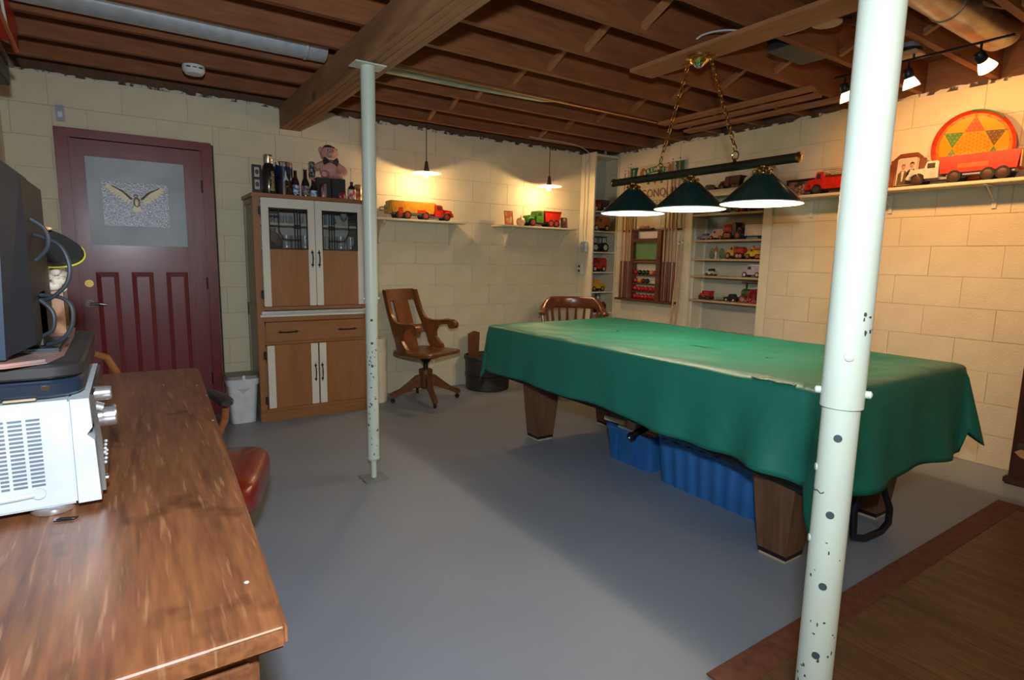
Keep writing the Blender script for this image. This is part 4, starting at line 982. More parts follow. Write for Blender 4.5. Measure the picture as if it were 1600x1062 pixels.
can(1.612, 4.72, ZC, pm('gold_white_can', (.60, .48, .30), (.40, .12, .05), 30, .25, .5, lo=.45, hi=.55), 'gold and cream can at the far right of the hutch top behind the pole', .031, .13)
# plush pig
t = thing('plush_pig', 'pink plush pig with black cap and bow tie sitting on two black boxes', 'plush toy', (1.40, 4.77, ZC+.166))
ZP = ZC+.166
def pigbody(b):
    b.ball((1.405, 4.785, ZP+.075), .078, 22, sc=(1.05, .75, .95)); b.ball((1.395, 4.77, ZP+.195), .062, 22, sc=(1.05, .9, .95))
    b.ball((1.395, 4.715, ZP+.182), .024, 14, sc=(1.2, .9, .85))
    for s in (-1, 1):
        b.tube([(1.405+s*.05, 4.78, ZP+.115), (1.405+s*.10, 4.76, ZP+.085), (1.405+s*.122, 4.75, ZP+.055)] if s > 0 else [(1.355, 4.78, ZP+.115), (1.315, 4.765, ZP+.095), (1.285, 4.76, ZP+.075)], [.026, .024, .022], 12)
        b.tube([(1.405+s*.04, 4.75, ZP+.03), (1.405+s*.065, 4.71, ZP+.024), (1.405+s*.07, 4.69, ZP+.024)], [.030, .028, .022], 12)
    for s in (-1, 1): b.ball((1.395+s*.062, 4.775, ZP+.222), .020, 12, sc=(.9, .5, 1.1))
pg = P('pig_body', pm('pink_plush', (.62, .34, .30), (.54, .27, .24), 60, .85, bump=.4), t, pigbody, sharp=180)
rm = pg.modifiers.new('merge', 'REMESH'); rm.mode = 'VOXEL'; rm.voxel_size = .0055; rm.use_smooth_shade = True
sm = pg.modifiers.new('soft', 'SMOOTH'); sm.iterations = 3
P('cap', flat('black_felt', (.015, .014, .014), .8), t, lambda b: (b.ball((1.395, 4.775, ZP+.243), .036, 16, sc=(1.05, 1, .55)), b.lathe([(.045, 0), (.045, .006)], (1.395, 4.755, ZP+.238), 20)))
P('collar', flat('white_felt', (.65, .63, .62), .8), t, lambda b: b.lathe([(.045, 0), (.048, .008), (.045, .016)], (1.397, 4.772, ZP+.140), 20))
P('bow_tie', flat('black_satin', (.015, .014, .016), .45), t, lambda b: (b.add([(1.395, 4.705, ZP+.128), (1.345, 4.70, ZP+.158), (1.335, 4.70, ZP+.13), (1.345, 4.70, ZP+.098), (1.395, 4.725, ZP+.128), (1.345, 4.73, ZP+.158), (1.335, 4.73, ZP+.13), (1.345, 4.73, ZP+.098)], [(0, 1, 2, 3), (4, 7, 6, 5), (1, 5, 6, 2), (2, 6, 7, 3), (0, 4, 5, 1), (3, 7, 4, 0)]),
  b.add([(1.395, 4.705, ZP+.128), (1.445, 4.70, ZP+.158), (1.455, 4.70, ZP+.13), (1.445, 4.70, ZP+.098), (1.395, 4.725, ZP+.128), (1.445, 4.73, ZP+.158), (1.455, 4.73, ZP+.13), (1.445, 4.73, ZP+.098)], [(3, 2, 1, 0), (5, 6, 7, 4), (1, 2, 6, 5), (2, 3, 7, 6), (0, 1, 5, 4), (3, 0, 4, 7)])))
P('bow_knot', flat('dusty_red', (.35, .08, .09), .5), t, lambda b: b.ball((1.395, 4.702, ZP+.128), .012, 10, sc=(1.3, .8, .9)))
for s in (-1, 1): P('eye', M_black, t, lambda b: b.ball((1.395+s*.020, 4.716, ZP+.212), .0055, 8))

# ================================================================== SWIVEL CHAIR
def swivel_chair():
    t = thing('swivel_armchair', 'antique oak swivel armchair with scrolled arms beside the back wall', 'chair', (2.175, 4.63, 0), math.atan2(-.90, .42))
    L = dict(local=True)
    def seat(b):
        n = 36; top = []; rings = []
        for (k, z, dz) in ((.90, .418, 0), (1.0, .43, 0), (1.0, .452, 0), (.95, .462, 0), (.6, .455, 0), (.2, .450, 0)):
            rg = []
            for i in range(n):
                a = 2*math.pi*i/n; c, s = math.cos(a), math.sin(a)
                rx = .235*(abs(c)**.35)*(1 if c > 0 else -1); ry = .235*(abs(s)**.35)*(1 if s > 0 else -1)
                if c > 0: rx *= 1.08
                if c < 0: ry *= 1-.10*abs(c)
                rg.append((rx*k, ry*k, z+.012*max(0, c)*k))
            rings += rg
        fs = [tuple(range(n))[::-1]]
        for r in range(5):
            for i in range(n): fs.append((r*n+i, r*n+(i+1) % n, (r+1)*n+(i+1) % n, (r+1)*n+i))
        fs.append(tuple(5*n+i for i in range(n))); b.add(rings, fs)
    P('seat', M_dkoakx, t, seat, sharp=50, **L)
    M_ch = wood('chair_oak', (.22, .072, .018), (.11, .036, .010), 'z', 3, .3, .4)
    # side posts with arms, cut from plank: local x forward, z up
    for s in (-1, 1):
        y = s*.240; Tq = Matrix(((1, 0, 0, 0), (s*.17, 1, 0, 0), (0, 0, 1, 0), (0, 0, 0, 1)))
        post = [(-.325, .985), (-.275, .985), (-.25, .90), (-.215, .80), (-.175, .735), (-.13, .705), (-.05, .700), (.04, .715), (.105, .715), (.135, .695), (.138, .660), (.112, .640), (.085, .648), (.082, .668), (.055, .678), (.0, .672),
                (-.045, .650), (-.065, .610), (-.062, .560), (-.03, .520), (.005, .490), (.012, .46), (-.11, .46), (-.135, .50), (-.150, .56), (-.185, .64), (-.225, .72), (-.26, .80), (-.295, .90)]
        P('arm_frame', M_ch, t, lambda b: b.prism(post, y-.017, y+.017, 'xz', T=Tq), **L)
        P('arm_scroll', M_ch, t, lambda b: b.tube([(.110, y-.030, .676), (.110, y+.030, .676)], .037, 18, T=Tq), **L)
        P('arm_pad', M_ch, t, lambda b: b.tube([(-.16, y, .718), (-.10, y, .706), (-.02, y, .706), (.06, y, .716), (.11, y, .712)], [.014, .02, .024, .028, .024], 10, flatten=(.5, 1.2), T=Tq), **L)
    # curved crest and splat: y lateral
    def curved(b, z0, z1, y0, y1, x0, x1, th=.018, bow=.03, n=12, m=6):
        g = []
        for side in (0, 1):
            for j in range(m+1):
                f = j/m; z = z0+(z1-z0)*f
                for i in range(n+1):
                    y = y0+(y1-y0)*i/n
                    x = x0+(x1-x0)*f-bow*(1-(y/.24)**2)-side*th
                    g.append((x, y, z))
        W_ = n+1; S_ = (m+1)*W_; fs = []
        for j in range(m):
            for i in range(n):
                a = j*W_+i; fs += [(a, a+1, a+W_+1, a+W_), (S_+a, S_+a+W_, S_+a+W_+1, S_+a+1)]
        for i in range(n): fs += [(i, S_+i, S_+i+1, i+1), (m*W_+i, m*W_+i+1, S_+m*W_+i+1, S_+m*W_+i)]
        for j in range(m): a = j*W_; fs += [(a, a+W_, S_+a+W_, S_+a), (a+n, S_+a+n, S_+a+W_+n, a+W_+n)]
        b.add(g, fs)
    P('crest_rail', M_ch, t, lambda b: curved(b, .895, .992, -.192, .192, -.265, -.300), **L)
    P('back_splat', M_ch, t, lambda b: curved(b, .66, .90, -.095, .095, -.19, -.267, .012), **L)
    P('lower_back_rail', M_ch, t, lambda b: curved(b, .60, .665, -.208, .208, -.165, -.192), **L)
    P('back_splat', M_ch, t, lambda b: curved(b, .455, .61, -.09, .09, -.13, -.168, .012), **L)
    P('swivel_iron', M_blkmetal, t, lambda b: (b.box(-.12, .12, -.05, .05, .395, .418, bv=.006), b.lathe([(.022, .20), (.022, .34), (.04, .36), (.07, .395)], (0, 0, 0), 18)), **L)
    P('hub', M_dkoak, t, lambda b: b.lathe([(.045, .115), (.055, .13), (.055, .24), (.062, .25), (.062, .285), (.05, .292), (.02, .292)], (0, 0, 0), 22), **L)
    a0 = R_(-100)-math.atan2(-.90, .42)
    for k in range(4):
        a = a0+k*math.pi/2; T = Matrix.Rotation(a, 4, 'Z')
        prof = [(.03, .245), (.09, .232), (.16, .175), (.24, .115), (.305, .092), (.325, .075), (.322, .048), (.30, .042), (.275, .050), (.255, .066), (.18, .095), (.10, .125), (.03, .13)]
        lg = P('leg', M_dkoakx, t, lambda b: b.prism(prof, -.018, .018, 'xz', T=T), **L)
        P('caster', M_blkmetal, lg, lambda b: (b.tube([(.298, -.010, .020), (.298, .010, .020)], .0195, 14, T=T), b.tube([(.300, 0, .02), (.302, 0, .05)], .008, 8, T=T)), **L)
    return t
swivel_chair()
# ================================================================== CAPTAIN'S CHAIR behind the table
t = thing('captains_chair', 'dark wooden captains chair with curved spindle back behind the pool table', 'chair', (3.70, 4.33, 0), R_(-37))
M_cap = wood('captain_wood', (.20, .055, .020), (.09, .026, .010), 'x', 3, .28, .5)
def Ux(a): return (3.70+.335*math.cos(a), 4.33+.27*math.sin(a)+(0 if True else 0))
def rail(b):
    pts = []; n = 26
    prof = []
    for i in range(n+1):
        f = i/n
        if f < .2: x, y, z, w, h = 3.70-.30, 4.10+f/.2*.20, .775, .032, .018
        elif f > .8: x, y, z, w, h = 3.70+.30, 4.10+(1-f)/.2*.20, .775, .032, .018
        else:
            a = math.pi*(1-(f-.2)/.6); x, y = 3.70+.30*math.cos(a), 4.30+.26*math.sin(a)
            k = math.sin(a); z = .775+.080*min(1, k*1.5); w = .034-.012*k; h = .020+.040*max(0, min(1, (k-.15)*2.0))
        prof.append((x, y, z, w, h))
    vs, fs = [], []
    for i, (x, y, z, w, h) in enumerate(prof):
        p0 = Vector(prof[max(i-1, 0)][:2]); p1 = Vector(prof[min(i+1, n)][:2]); tt = (p1-p0).normalized(); nx, ny = -tt.y, tt.x
        for k in range(12):
            a = 2*math.pi*k/12; ca, sa = math.cos(a), math.sin(a)
            ca = math.copysign(abs(ca)**.6, ca); sa = math.copysign(abs(sa)**.6, sa)
            vs.append((x+nx*w*ca, y+ny*w*ca, z+h*sa))
    for i in range(n):
        for k in range(12): fs.append((i*12+k, i*12+(k+1) % 12, (i+1)*12+(k+1) % 12, (i+1)*12+k))
    fs += [tuple(range(12))[::-1], tuple(n*12+k for k in range(12))]
    b.add(vs, fs)
P('bow_rail', M_cap, t, rail, sharp=60)
for k in range(8):
    a = R_(150-k*17.15); x, y = 3.70+.30*math.cos(a), 4.30+.26*math.sin(a); xb, yb = 3.70+.24*math.cos(a), 4.27+.22*math.sin(a)
    P('spindle', M_cap, t, lambda b: b.tube([(xb, yb, .455), (xb*.5+x*.5, yb*.5+y*.5+.004, .62), (x, y, .80)], [.011, .015, .012], 8))
for s in (-1, 1): P('arm_post', M_cap, t, lambda b: b.tube([(3.70+s*.25, 4.10, .455), (3.70+s*.27, 4.10, .60), (3.70+s*.298, 4.11, .765)], [.014, .021, .013], 10)); P('arm_knob', M_cap, t, lambda b: b.ball((3.70+s*.30, 4.10, .778), .036, 14, sc=(1, 1, .6)))
P('seat', M_cap, t, lambda b: b.box(3.44, 3.96, 4.0, 4.50, .42, .455, bv=.012))
for sx in (-1, 1):
    for sy in (-1, 1): P('leg', M_cap, t, lambda b: b.tube([(3.70+sx*.20, 4.25+sy*.18, .42), (3.70+sx*.23, 4.25+sy*.21, .2), (3.70+sx*.25, 4.25+sy*.23, 0)], [.018, .022, .014], 10))
P('stretcher', M_cap, t, lambda b: (b.tube([(3.475, 4.06, .17), (3.475, 4.44, .17)], .010, 8),)); P('stretcher', M_cap, t, lambda b: b.tube([(3.925, 4.06, .17), (3.925, 4.44, .17)], .010, 8))
t.location = (3.64, 4.36, 0)

# ================================================================== WASTE BIN, TUBE BIN, BASKET
t = thing('waste_bin', 'white plastic waste bin with grey lid between red door and hutch', 'waste bin', (.67, 4.72, 0))
def tap(b, cx, cy, z0, z1, a0, b0, a1, b1, r=.03):
    def ring(a, c, z): 
        o = []
        for (sx, sy, s0) in ((-1, -1, 180), (1, -1, 270), (1, 1, 0), (-1, 1, 90)):
            for k in range(4):
                an = R_(s0+30*k); o.append((cx+sx*(a-r)+r*math.cos(an), cy+sy*(c-r)+r*math.sin(an), z))
        return o
    A, B_ = ring(a0, b0, z0), ring(a1, b1, z1); n = 16
    b.add(A+B_, [tuple(range(n))[::-1], tuple(range(n, 2*n))]+[(i, (i+1) % n, n+(i+1) % n, n+i) for i in range(n)])
P('bin_body', M_white, t, lambda b: tap(b, .675, 4.745, .0, .315, .085, .085, .105, .105), sharp=40)
P('bin_rim', M_white, t, lambda b: tap(b, .675, 4.745, .30, .345, .112, .112, .116, .116), sharp=40)
P('bin_lid', flat('grey_lid', (.22, .21, .20), .4), t, lambda b: tap(b, .675, 4.745, .345, .368, .118, .118, .110, .110), sharp=40)
P('lid_clip', M_white, t, lambda b: b.box(.665, .687, 4.620, 4.632, .335, .375, bv=.003))
P('bin_badge', flat('badge_grey', (.45, .48, .52), .4), t, lambda b: b.prism([(.63, .27), (.72, .27), (.70, .255), (.68, .235), (.67, .235), (.65, .255)], 4.6415, 4.6455, 'xz'))
t = thing('cream_canister', 'tall cream cylindrical canister standing between slim pole and swivel chair', 'canister', (1.785, 4.83, 0))
P('canister_body', M_cream, t, lambda b: b.lathe([(.098, 0), (.098, .545)], (1.785, 4.83, 0), 36)); P('canister_lid', M_cream, t, lambda b: b.lathe([(.101, .53), (.101, .56), (.095, .568), (0, .568)], (1.785, 4.83, 0), 36))
t = thing('black_basket', 'black round bucket standing on the floor behind the pool table left end', 'bucket', (2.95, 4.80, 0))
P('bucket_body', pm('black_wicker', (.020, .016, .018), (.045, .035, .035), 50, .5, bump=.5), t, lambda b: b.lathe([(.205, 0), (.215, .01), (.225, .30), (.235, .31), (.235, .335), (.215, .335), (.205, .05), (0, .05)], (2.93, 4.80, 0), 40))
P('bucket_band', M_black, t, lambda b: b.lathe([(.221, .14), (.226, .145), (.227, .155), (.223, .16)], (2.93, 4.80, 0), 40, caps=False))
t = thing('brown_panel', 'dark reddish brown board leaning in the black bucket', 'board', (2.80, 4.90, .3))
P('board_body', M_dkoak, t, lambda b: b.prism([(2.745, .06), (2.84, .06), (2.86, .56), (2.80, .575), (2.735, .55)], 4.84, 4.86, 'xz'))
# dark wooden upright at the right edge
t = thing('dark_cupboard', 'dark brown wooden cupboard side with scraped edge at the right frame edge', 'cupboard', (4.45, .9, 0))
M_cup = wood('black_brown_wood', (.060, .020, .012), (.028, .010, .007), 'z', 3, .3, .3)
P('cupboard_body', M_cup, t, lambda b: b.box(4.335, 4.59, .55, 1.075, .045, .86, bv=.006)); P('cupboard_base', M_cup, t, lambda b: b.box(4.318, 4.60, .53, 1.095, 0, .05, bv=.01))
P('cupboard_top', M_cup, t, lambda b: b.box(4.325, 4.60, .54, 1.085, .86, .885, bv=.006))
P('scrape', flat('bare_scraped_wood', (.40, .22, .12), .7), t, lambda b: b.prism([(1.06, .20), (1.02, .235), (.96, .215), (.93, .18), (.98, .165), (1.03, .175)], 4.3335, 4.3355, 'yz')); P('latch', flat('dull_iron', (.10, .09, .09), .4, .7), t, lambda b: b.box(4.326, 4.336, .96, 1.05, .225, .26, bv=.004))

# ================================================================== SLATTED RUG
t = thing('bamboo_mat', 'brown slatted bamboo floor mat with reddish border in the right foreground', 'rug', (2.7, .2, 0))
M_slat = wood('bamboo_slat', (.20, .105, .050), (.105, .055, .028), 'y', 1.6, .5, .1, ring=12); M_bord = pm('rug_border_cloth', (.18, .066, .036), (.13, .045, .025), 30, .8, bump=.3)
def slats(b):
    x = 1.52; 
    while x < 3.87:
        w = .0105; b.box(x, x+w, -1.1, .92, .004, .0085+random.uniform(0, .0012)); x += .0122
sl = P('slat', M_slat, t, slats); sl['kind'] = 'stuff'
P('backing', flat('rug_backing', (.03, .02, .015), .9), t, lambda b: b.box(1.45, 3.93, -1.18, .98, .0008, .0045))
for (x0, x1, y0, y1) in ((1.43, 3.95, .90, 1.005), (1.43, 1.53, -1.2, .90), (3.86, 3.95, -1.2, .90)): P('border_band', M_bord, t, lambda b: b.box(x0, x1, y0, y1, .0046, .0112, bv=.002))

# ================================================================== DESK
M_desk = None
m, nt, bs = nodes_of('worn_oak_desktop')
tc = nt.nodes.new('ShaderNodeTexCoord'); mp = nt.nodes.new('ShaderNodeMapping'); mp.inputs['Scale'].default_value = (1, .10, 1); mp.inputs['Rotation'].default_value = (0, 0, R_(3))
nt.links.new(tc.outputs['Object'], mp.inputs[0])
na = nt.nodes.new('ShaderNodeTexNoise'); na.inputs['Scale'].default_value = 9; na.inputs['Detail'].default_value = 6; na.inputs['Distortion'].default_value = 2.4
nb = nt.nodes.new('ShaderNodeTexNoise'); nb.inputs['Scale'].default_value = 90; nb.inputs['Detail'].default_value = 3
nt.links.new(mp.outputs[0], na.inputs['Vector']); nt.links.new(mp.outputs[0], nb.inputs['Vector'])
mx = nt.nodes.new('ShaderNodeMix'); mx.data_type = 'FLOAT'; mx.inputs[0].default_value = .4
nt.links.new(na.outputs['Fac'], mx.inputs[2]); nt.links.new(nb.outputs['Fac'], mx.inputs[3])
rp = nt.nodes.new('ShaderNodeValToRGB'); rp.color_ramp.elements[0].position = .34; rp.color_ramp.elements[1].position = .66
rp.color_ramp.elements[0].color = (.12, .040, .017, 1); rp.color_ramp.elements[1].color = (.31, .115, .042, 1)
nt.links.new(mx.outputs[0], rp.inputs[0])
# pale scratches: stretched noise at an angle
mp2 = nt.nodes.new('ShaderNodeMapping'); mp2.inputs['Rotation'].default_value = (0, 0, R_(-38)); mp2.inputs['Scale'].default_value = (46, 3.2, 1)
nt.links.new(tc.outputs['Object'], mp2.inputs[0]); ns = nt.nodes.new('ShaderNodeTexNoise'); ns.inputs['Scale'].default_value = 2.2; ns.inputs['Detail'].default_value = 2
nt.links.new(mp2.outputs[0], ns.inputs['Vector'])
rs = nt.nodes.new('ShaderNodeValToRGB'); rs.color_ramp.elements[0].position = .60; rs.color_ramp.elements[1].position = .72; rs.color_ramp.elements[0].color = (0, 0, 0, 1); rs.color_ramp.elements[1].color = (.55, .55, .55, 1)
nt.links.new(ns.outputs['Fac'], rs.inputs[0])
mm = nt.nodes.new('ShaderNodeMix'); mm.data_type = 'RGBA'; nt.links.new(rs.outputs[0], mm.inputs[0]); nt.links.new(rp.outputs[0], mm.inputs[6]); mm.inputs[7].default_value = (.46, .24, .115, 1)
# dark stains
nd = nt.nodes.new('ShaderNodeTexNoise'); nd.inputs['Scale'].default_value = 5.5; nd.inputs['Detail'].default_value = 3; nt.links.new(tc.outputs['Object'], nd.inputs['Vector'])
rd = nt.nodes.new('ShaderNodeValToRGB'); rd.color_ramp.elements[0].position = .27; rd.color_ramp.elements[1].position = .37; rd.color_ramp.elements[0].color = (.28, .28, .30, 1); rd.color_ramp.elements[1].color = (1, 1, 1, 1)
nt.links.new(nd.outputs['Fac'], rd.inputs[0])
m3 = nt.nodes.new('ShaderNodeMix'); m3.data_type = 'RGBA'; m3.blend_type = 'MULTIPLY'; m3.inputs[0].default_value = 1; nt.links.new(mm.outputs[2], m3.inputs[6]); nt.links.new(rd.outputs[0], m3.inputs[7])
nt.links.new(m3.outputs[2], bs.inputs['Base Color']); bs.inputs['Roughness'].default_value = .40; bs.inputs['Coat Weight'].default_value = .25; bs.inputs['Coat Roughness'].default_value = .38
bp = nt.nodes.new('ShaderNodeBump'); bp.inputs['Strength'].default_value = .15; bp.inputs['Distance'].default_value = .003; nt.links.new(mx.outputs[0], bp.inputs['Height']); nt.links.new(bp.outputs[0], bs.inputs['Normal'])
M_desk = m
t = thing('oak_desk', 'long worn brown oak desk along the left wall in the foreground', 'desk', (-.2, 1.9, 0))
def desktop(b):
    bm = bmesh.new()
    ps = [(-.60, .80), (.160, .80), (.246, 2.965), (-.60, 3.0)]
    vs = [bm.verts.new((x, y, .722)) for x, y in ps]+[bm.verts.new((x, y, .760)) for x, y in ps]
    for f in ((3, 2, 1, 0), (4, 5, 6, 7), (0, 1, 5, 4), (1, 2, 6, 5), (2, 3, 7, 6), (3, 0, 4, 7)): bm.faces.new([vs[i] for i in f])
    bmesh.ops.bevel(bm, geom=bm.edges[:], offset=.007, segments=3, affect='EDGES'); bm.verts.index_update()
    b.add([v.co[:] for v in bm.verts], [[v.index for v in f.verts] for f in bm.faces]); bm.free()
P('desk_top', M_desk, t, desktop, sharp=40)
P('edge_wear', flat('worn_edge_wood', (.50, .30, .16), .6), t, lambda b: b.tube([(.06, .8012, .7565), (.11, .8008, .7570), (.150, .8012, .7568)], .0014, 5))
for (x, y) in ((.128, .945), (.195, 1.98), (.215, 2.35), (.09, 2.62), (.20, 2.55)): P('paint_fleck', M_offw, t, lambda b: b.ball((x, y, .7605), .004, 8, sc=(1, 1.2, .15)))
P('apron', M_desk, t, lambda b: b.box(-.56, .125, .835, .86, .60, .722, bv=.003)); P('apron', M_desk, t, lambda b: b.box(.10, .125, .86, 2.90, .60, .722, bv=.003)); P('apron', M_desk, t, lambda b: b.box(-.56, .125, 2.88, 2.905, .60, .722, bv=.003))
P('drawer_front', M_desk, t, lambda b: b.box(-.50, .115, .826, .836, .61, .700, bv=.004))
for (x, y) in ((-.53, .86), (.09, .86), (-.53, 2.87), (.09, 2.87)): P('leg', M_desk, t, lambda b: b.box(x-.035, x+.035, y-.035, y+.035, 0, .60, bv=.004))
b = MB(); b.tube([(-.150, 1.360, .763), (-.118, 1.352, .763), (-.112, 1.362, .763), (-.140, 1.372, .763), (-.146, 1.366, .763), (-.122, 1.358, .763)], .0012, 6)
tag(recenter(b.build('paper_clip', M_blkmetal)), 'small dark paper clip on the desk beside the silver receiver foot', 'paper clip')
# ---- receiver
t = thing('stereo_receiver', 'silver stereo receiver with large volume knob on the worn oak desk', 'receiver', (-.27, 1.62, .76))
M_sil = flat('silver_paint', (.66, .72, .78), .38, .1); M_slv2 = flat('brushed_silver_knob', (.70, .70, .70), .25, .8); M_slot = flat('vent_slot_dark', (.16, .19, .24), .6)
P('case', M_sil, t, lambda b: b.box(-.46, -.112, 1.397, 1.83, .778, .992, bv=.004))
P('front_cheek', M_sil, t, lambda b: b.prism([(-.1115, .778), (-.0735, .778), (-.077, .905), (-.089, .918), (-.079, .932), (-.081, .992), (-.1115, .992)], 1.396, 1.83, 'xz'))
P('front_fascia', pm('smoked_fascia', (.12, .11, .10), (.06, .055, .05), 8, .15, .4, coat=.8), t, lambda b: b.prism([(-.0735, .785), (-.066, .785), (-.066, .90), (-.074, .992), (-.081, .992), (-.0765, .905)], 1.43, 1.80, 'xz'))
P('volume_knob', M_slv2, t, lambda b: b.tube([(-.075, 1.60, .905), (-.045, 1.60, .905), (-.042, 1.60, .905)], [.026, .025, .022], 30)); P('input_knob', M_slv2, t, lambda b: b.tube([(-.078, 1.505, .978), (-.049, 1.505, .978), (-.046, 1.505, .978)], [.0155, .015, .013], 24)); P('knob_stem', M_slv2, t, lambda b: b.tube([(-.079, 1.46, .962), (-.062, 1.46, .955)], .010, 14))
for k in range(8): P('button', M_sil, t, lambda b: b.ball((-.0655, 1.47+.03*(k % 4), .855-.022*(k//4)), .0035, 8))
P('jack', M_chrome, t, lambda b: b.tube([(-.070, 1.445, .808), (-.061, 1.445, .808)], .006, 12))
def vents(b):
    for (x0, x1) in ((-.226, -.2135), (-.208, -.187), (-.181, -.160), (-.26, -.235), (-.29, -.267)):
        for k in range(17): z = .826+k*.0082; b.box(x0, x1, 1.3955, 1.3972, z, z+.004)
v = P('vent_slots', M_slot, t, vents); v['kind'] = 'stuff'
P('seam', M_slot, t, lambda b: b.box(-.1125, -.1118, 1.3958, 1.3972, .78, .990))
P('side_badge', M_sil, t, lambda b: (b.tube([(-.29, 1.394, .806), (-.20, 1.394, .8095), (-.178, 1.394, .811)], [.0055, .0055, .0055], 8), b.lathe([(.0105, 0), (.0105, .004), (.006, .005)], (-.171, 1.391, .812), 20, axis='y')))
for (x, y) in ((-.155, 1.435), (-.43, 1.435), (-.155, 1.79), (-.43, 1.79)): P('foot', M_slv2, t, lambda b: b.lathe([(.036, .0005), (.038, .004), (.038, .012), (.032, .0178)], (x, y, .7605), 28))
# ---- black case on receiver
t = thing('black_player', 'black rounded electronic player lying on the silver receiver', 'player', (-.33, 1.70, .995))
def pad(b, z0, z1, g=0.0):
    for (za, zb, ia, ib) in ((z0, z0+.006, .006, 0), (z0+.006, z1-.008, 0, 0), (z1-.008, z1-.002, 0, .004), (z1-.002, z1, .004, .012)):
        tap(b, -.325, 1.70, za, zb, .238-ia-g, .292-ia-g, .238-ib-g, .292-ib-g, .05)
P('lower_shell', pm('black_blue_plastic', (.016, .026, .050), (.012, .018, .034), 5, .25, coat=.4), t, lambda b: pad(b, .9955, 1.032, .003), sharp=50); P('upper_shell', pm('dusty_black_plastic', (.032, .029, .030), (.020, .018, .020), 7, .42), t, lambda b: pad(b, 1.033, 1.0645), sharp=50)
P('port', flat('port_dark_blue', (.03, .06, .12), .4), t, lambda b: b.box(-.225, -.205, 1.4115, 1.4155, 1.005, 1.02, bv=.002)); P('badge', M_chrome, t, lambda b: b.box(-.155, -.142, 1.4085, 1.4115, 1.012, 1.022, bv=.002))
slab('wood_sticks', flat('pale_wood', (.55, .45, .30), .6), (-.187, 1.402, .9985), (.05, .012, .0035), 0, 0, .03).name = 'wooden_stick'
o = bpy.data.objects['wooden_stick']; recenter(o); tag(o, 'pale wooden stick lying on the front edge of the silver receiver', 'stick')
# ---- tray / magazine
b = MB()
vsA = [(-.36, 1.38), (-.20, 1.385), (-.145, 1.42), (-.128, 1.50), (-.130, 1.80), (-.140, 2.02), (-.36, 2.02)]
b.prism(vsA, 1.0675, 1.073, 'xy'); b.prism([(-.36, 1.374), (-.20, 1.379), (-.142, 1.412), (-.122, 1.50), (-.124, 1.81), (-.134, 2.03), (-.36, 2.03)], 1.0650, 1.0673, 'xy')
o = b.build('magazine', pm('worn_pink_print', (.42, .22, .18), (.22, .17, .17), 6, .35)); recenter(o)
tag(o, 'worn pinkish magazine lying on the black player under the monitor', 'magazine')
# ---- monitor seen from behind
t = thing('computer_monitor', 'black monitor seen edge on from behind at the left frame edge', 'monitor', (-.25, 1.5, 1.075))
P('front_bezel', pm('blue_black_bezel', (.030, .045, .070), (.02, .03, .05), 5, .3), t, lambda b: b.prism([(-.232, 1.078), (-.214, 1.078), (-.200, 1.45), (-.216, 1.455)], 1.40, 1.80, 'xz'))
P('back_shell', M_blackp, t, lambda b: b.add([(-.214, 1.40, 1.082), (-.200, 1.40, 1.447), (-.200, 1.80, 1.447), (-.214, 1.80, 1.082), (-.172, 1.44, 1.10), (-.172, 1.44, 1.422), (-.172, 1.76, 1.422), (-.172, 1.76, 1.10)], [(0, 1, 5, 4), (1, 2, 6, 5), (2, 3, 7, 6), (3, 0, 4, 7), (4, 5, 6, 7), (3, 2, 1, 0)], True))
P('screen', flat('orange_screen', (.40, .06, .02), .3), t, lambda b: b.prism([(-.2335, 1.10), (-.2325, 1.10), (-.2185, 1.44), (-.2195, 1.44)], 1.42, 1.78, 'xz'))
P('stand_neck', M_blackp, t, lambda b: b.box(-.200, -.172, 1.54, 1.66, 1.078, 1.20, bv=.006)); P('stand_base', M_blackp, t, lambda b: b.box(-.30, -.140, 1.50, 1.72, 1.0735, 1.082, bv=.004))
M_cab = flat('grey_blue_cable', (.03, .034, .042), .4)
for pts in ([(-.172, 1.52, 1.345), (-.150, 1.52, 1.325), (-.148, 1.52, 1.29), (-.170, 1.53, 1.262)], [(-.170, 1.55, 1.315), (-.13, 1.53, 1.295), (-.115, 1.52, 1.255), (-.122, 1.52, 1.215), (-.150, 1.53, 1.185), (-.170, 1.55, 1.18)],
            [(-.170, 1.55, 1.19), (-.135, 1.53, 1.185), (-.117, 1.52, 1.165), (-.120, 1.52, 1.125), (-.140, 1.53, 1.095), (-.165, 1.55, 1.085)], [(-.170, 1.54, 1.18), (-.150, 1.53, 1.155), (-.152, 1.53, 1.12), (-.170, 1.54, 1.105)]):
    P('cable', M_cab, t, lambda b: b.tube(sp(pts), .0042, 8))
t.location.x += .014
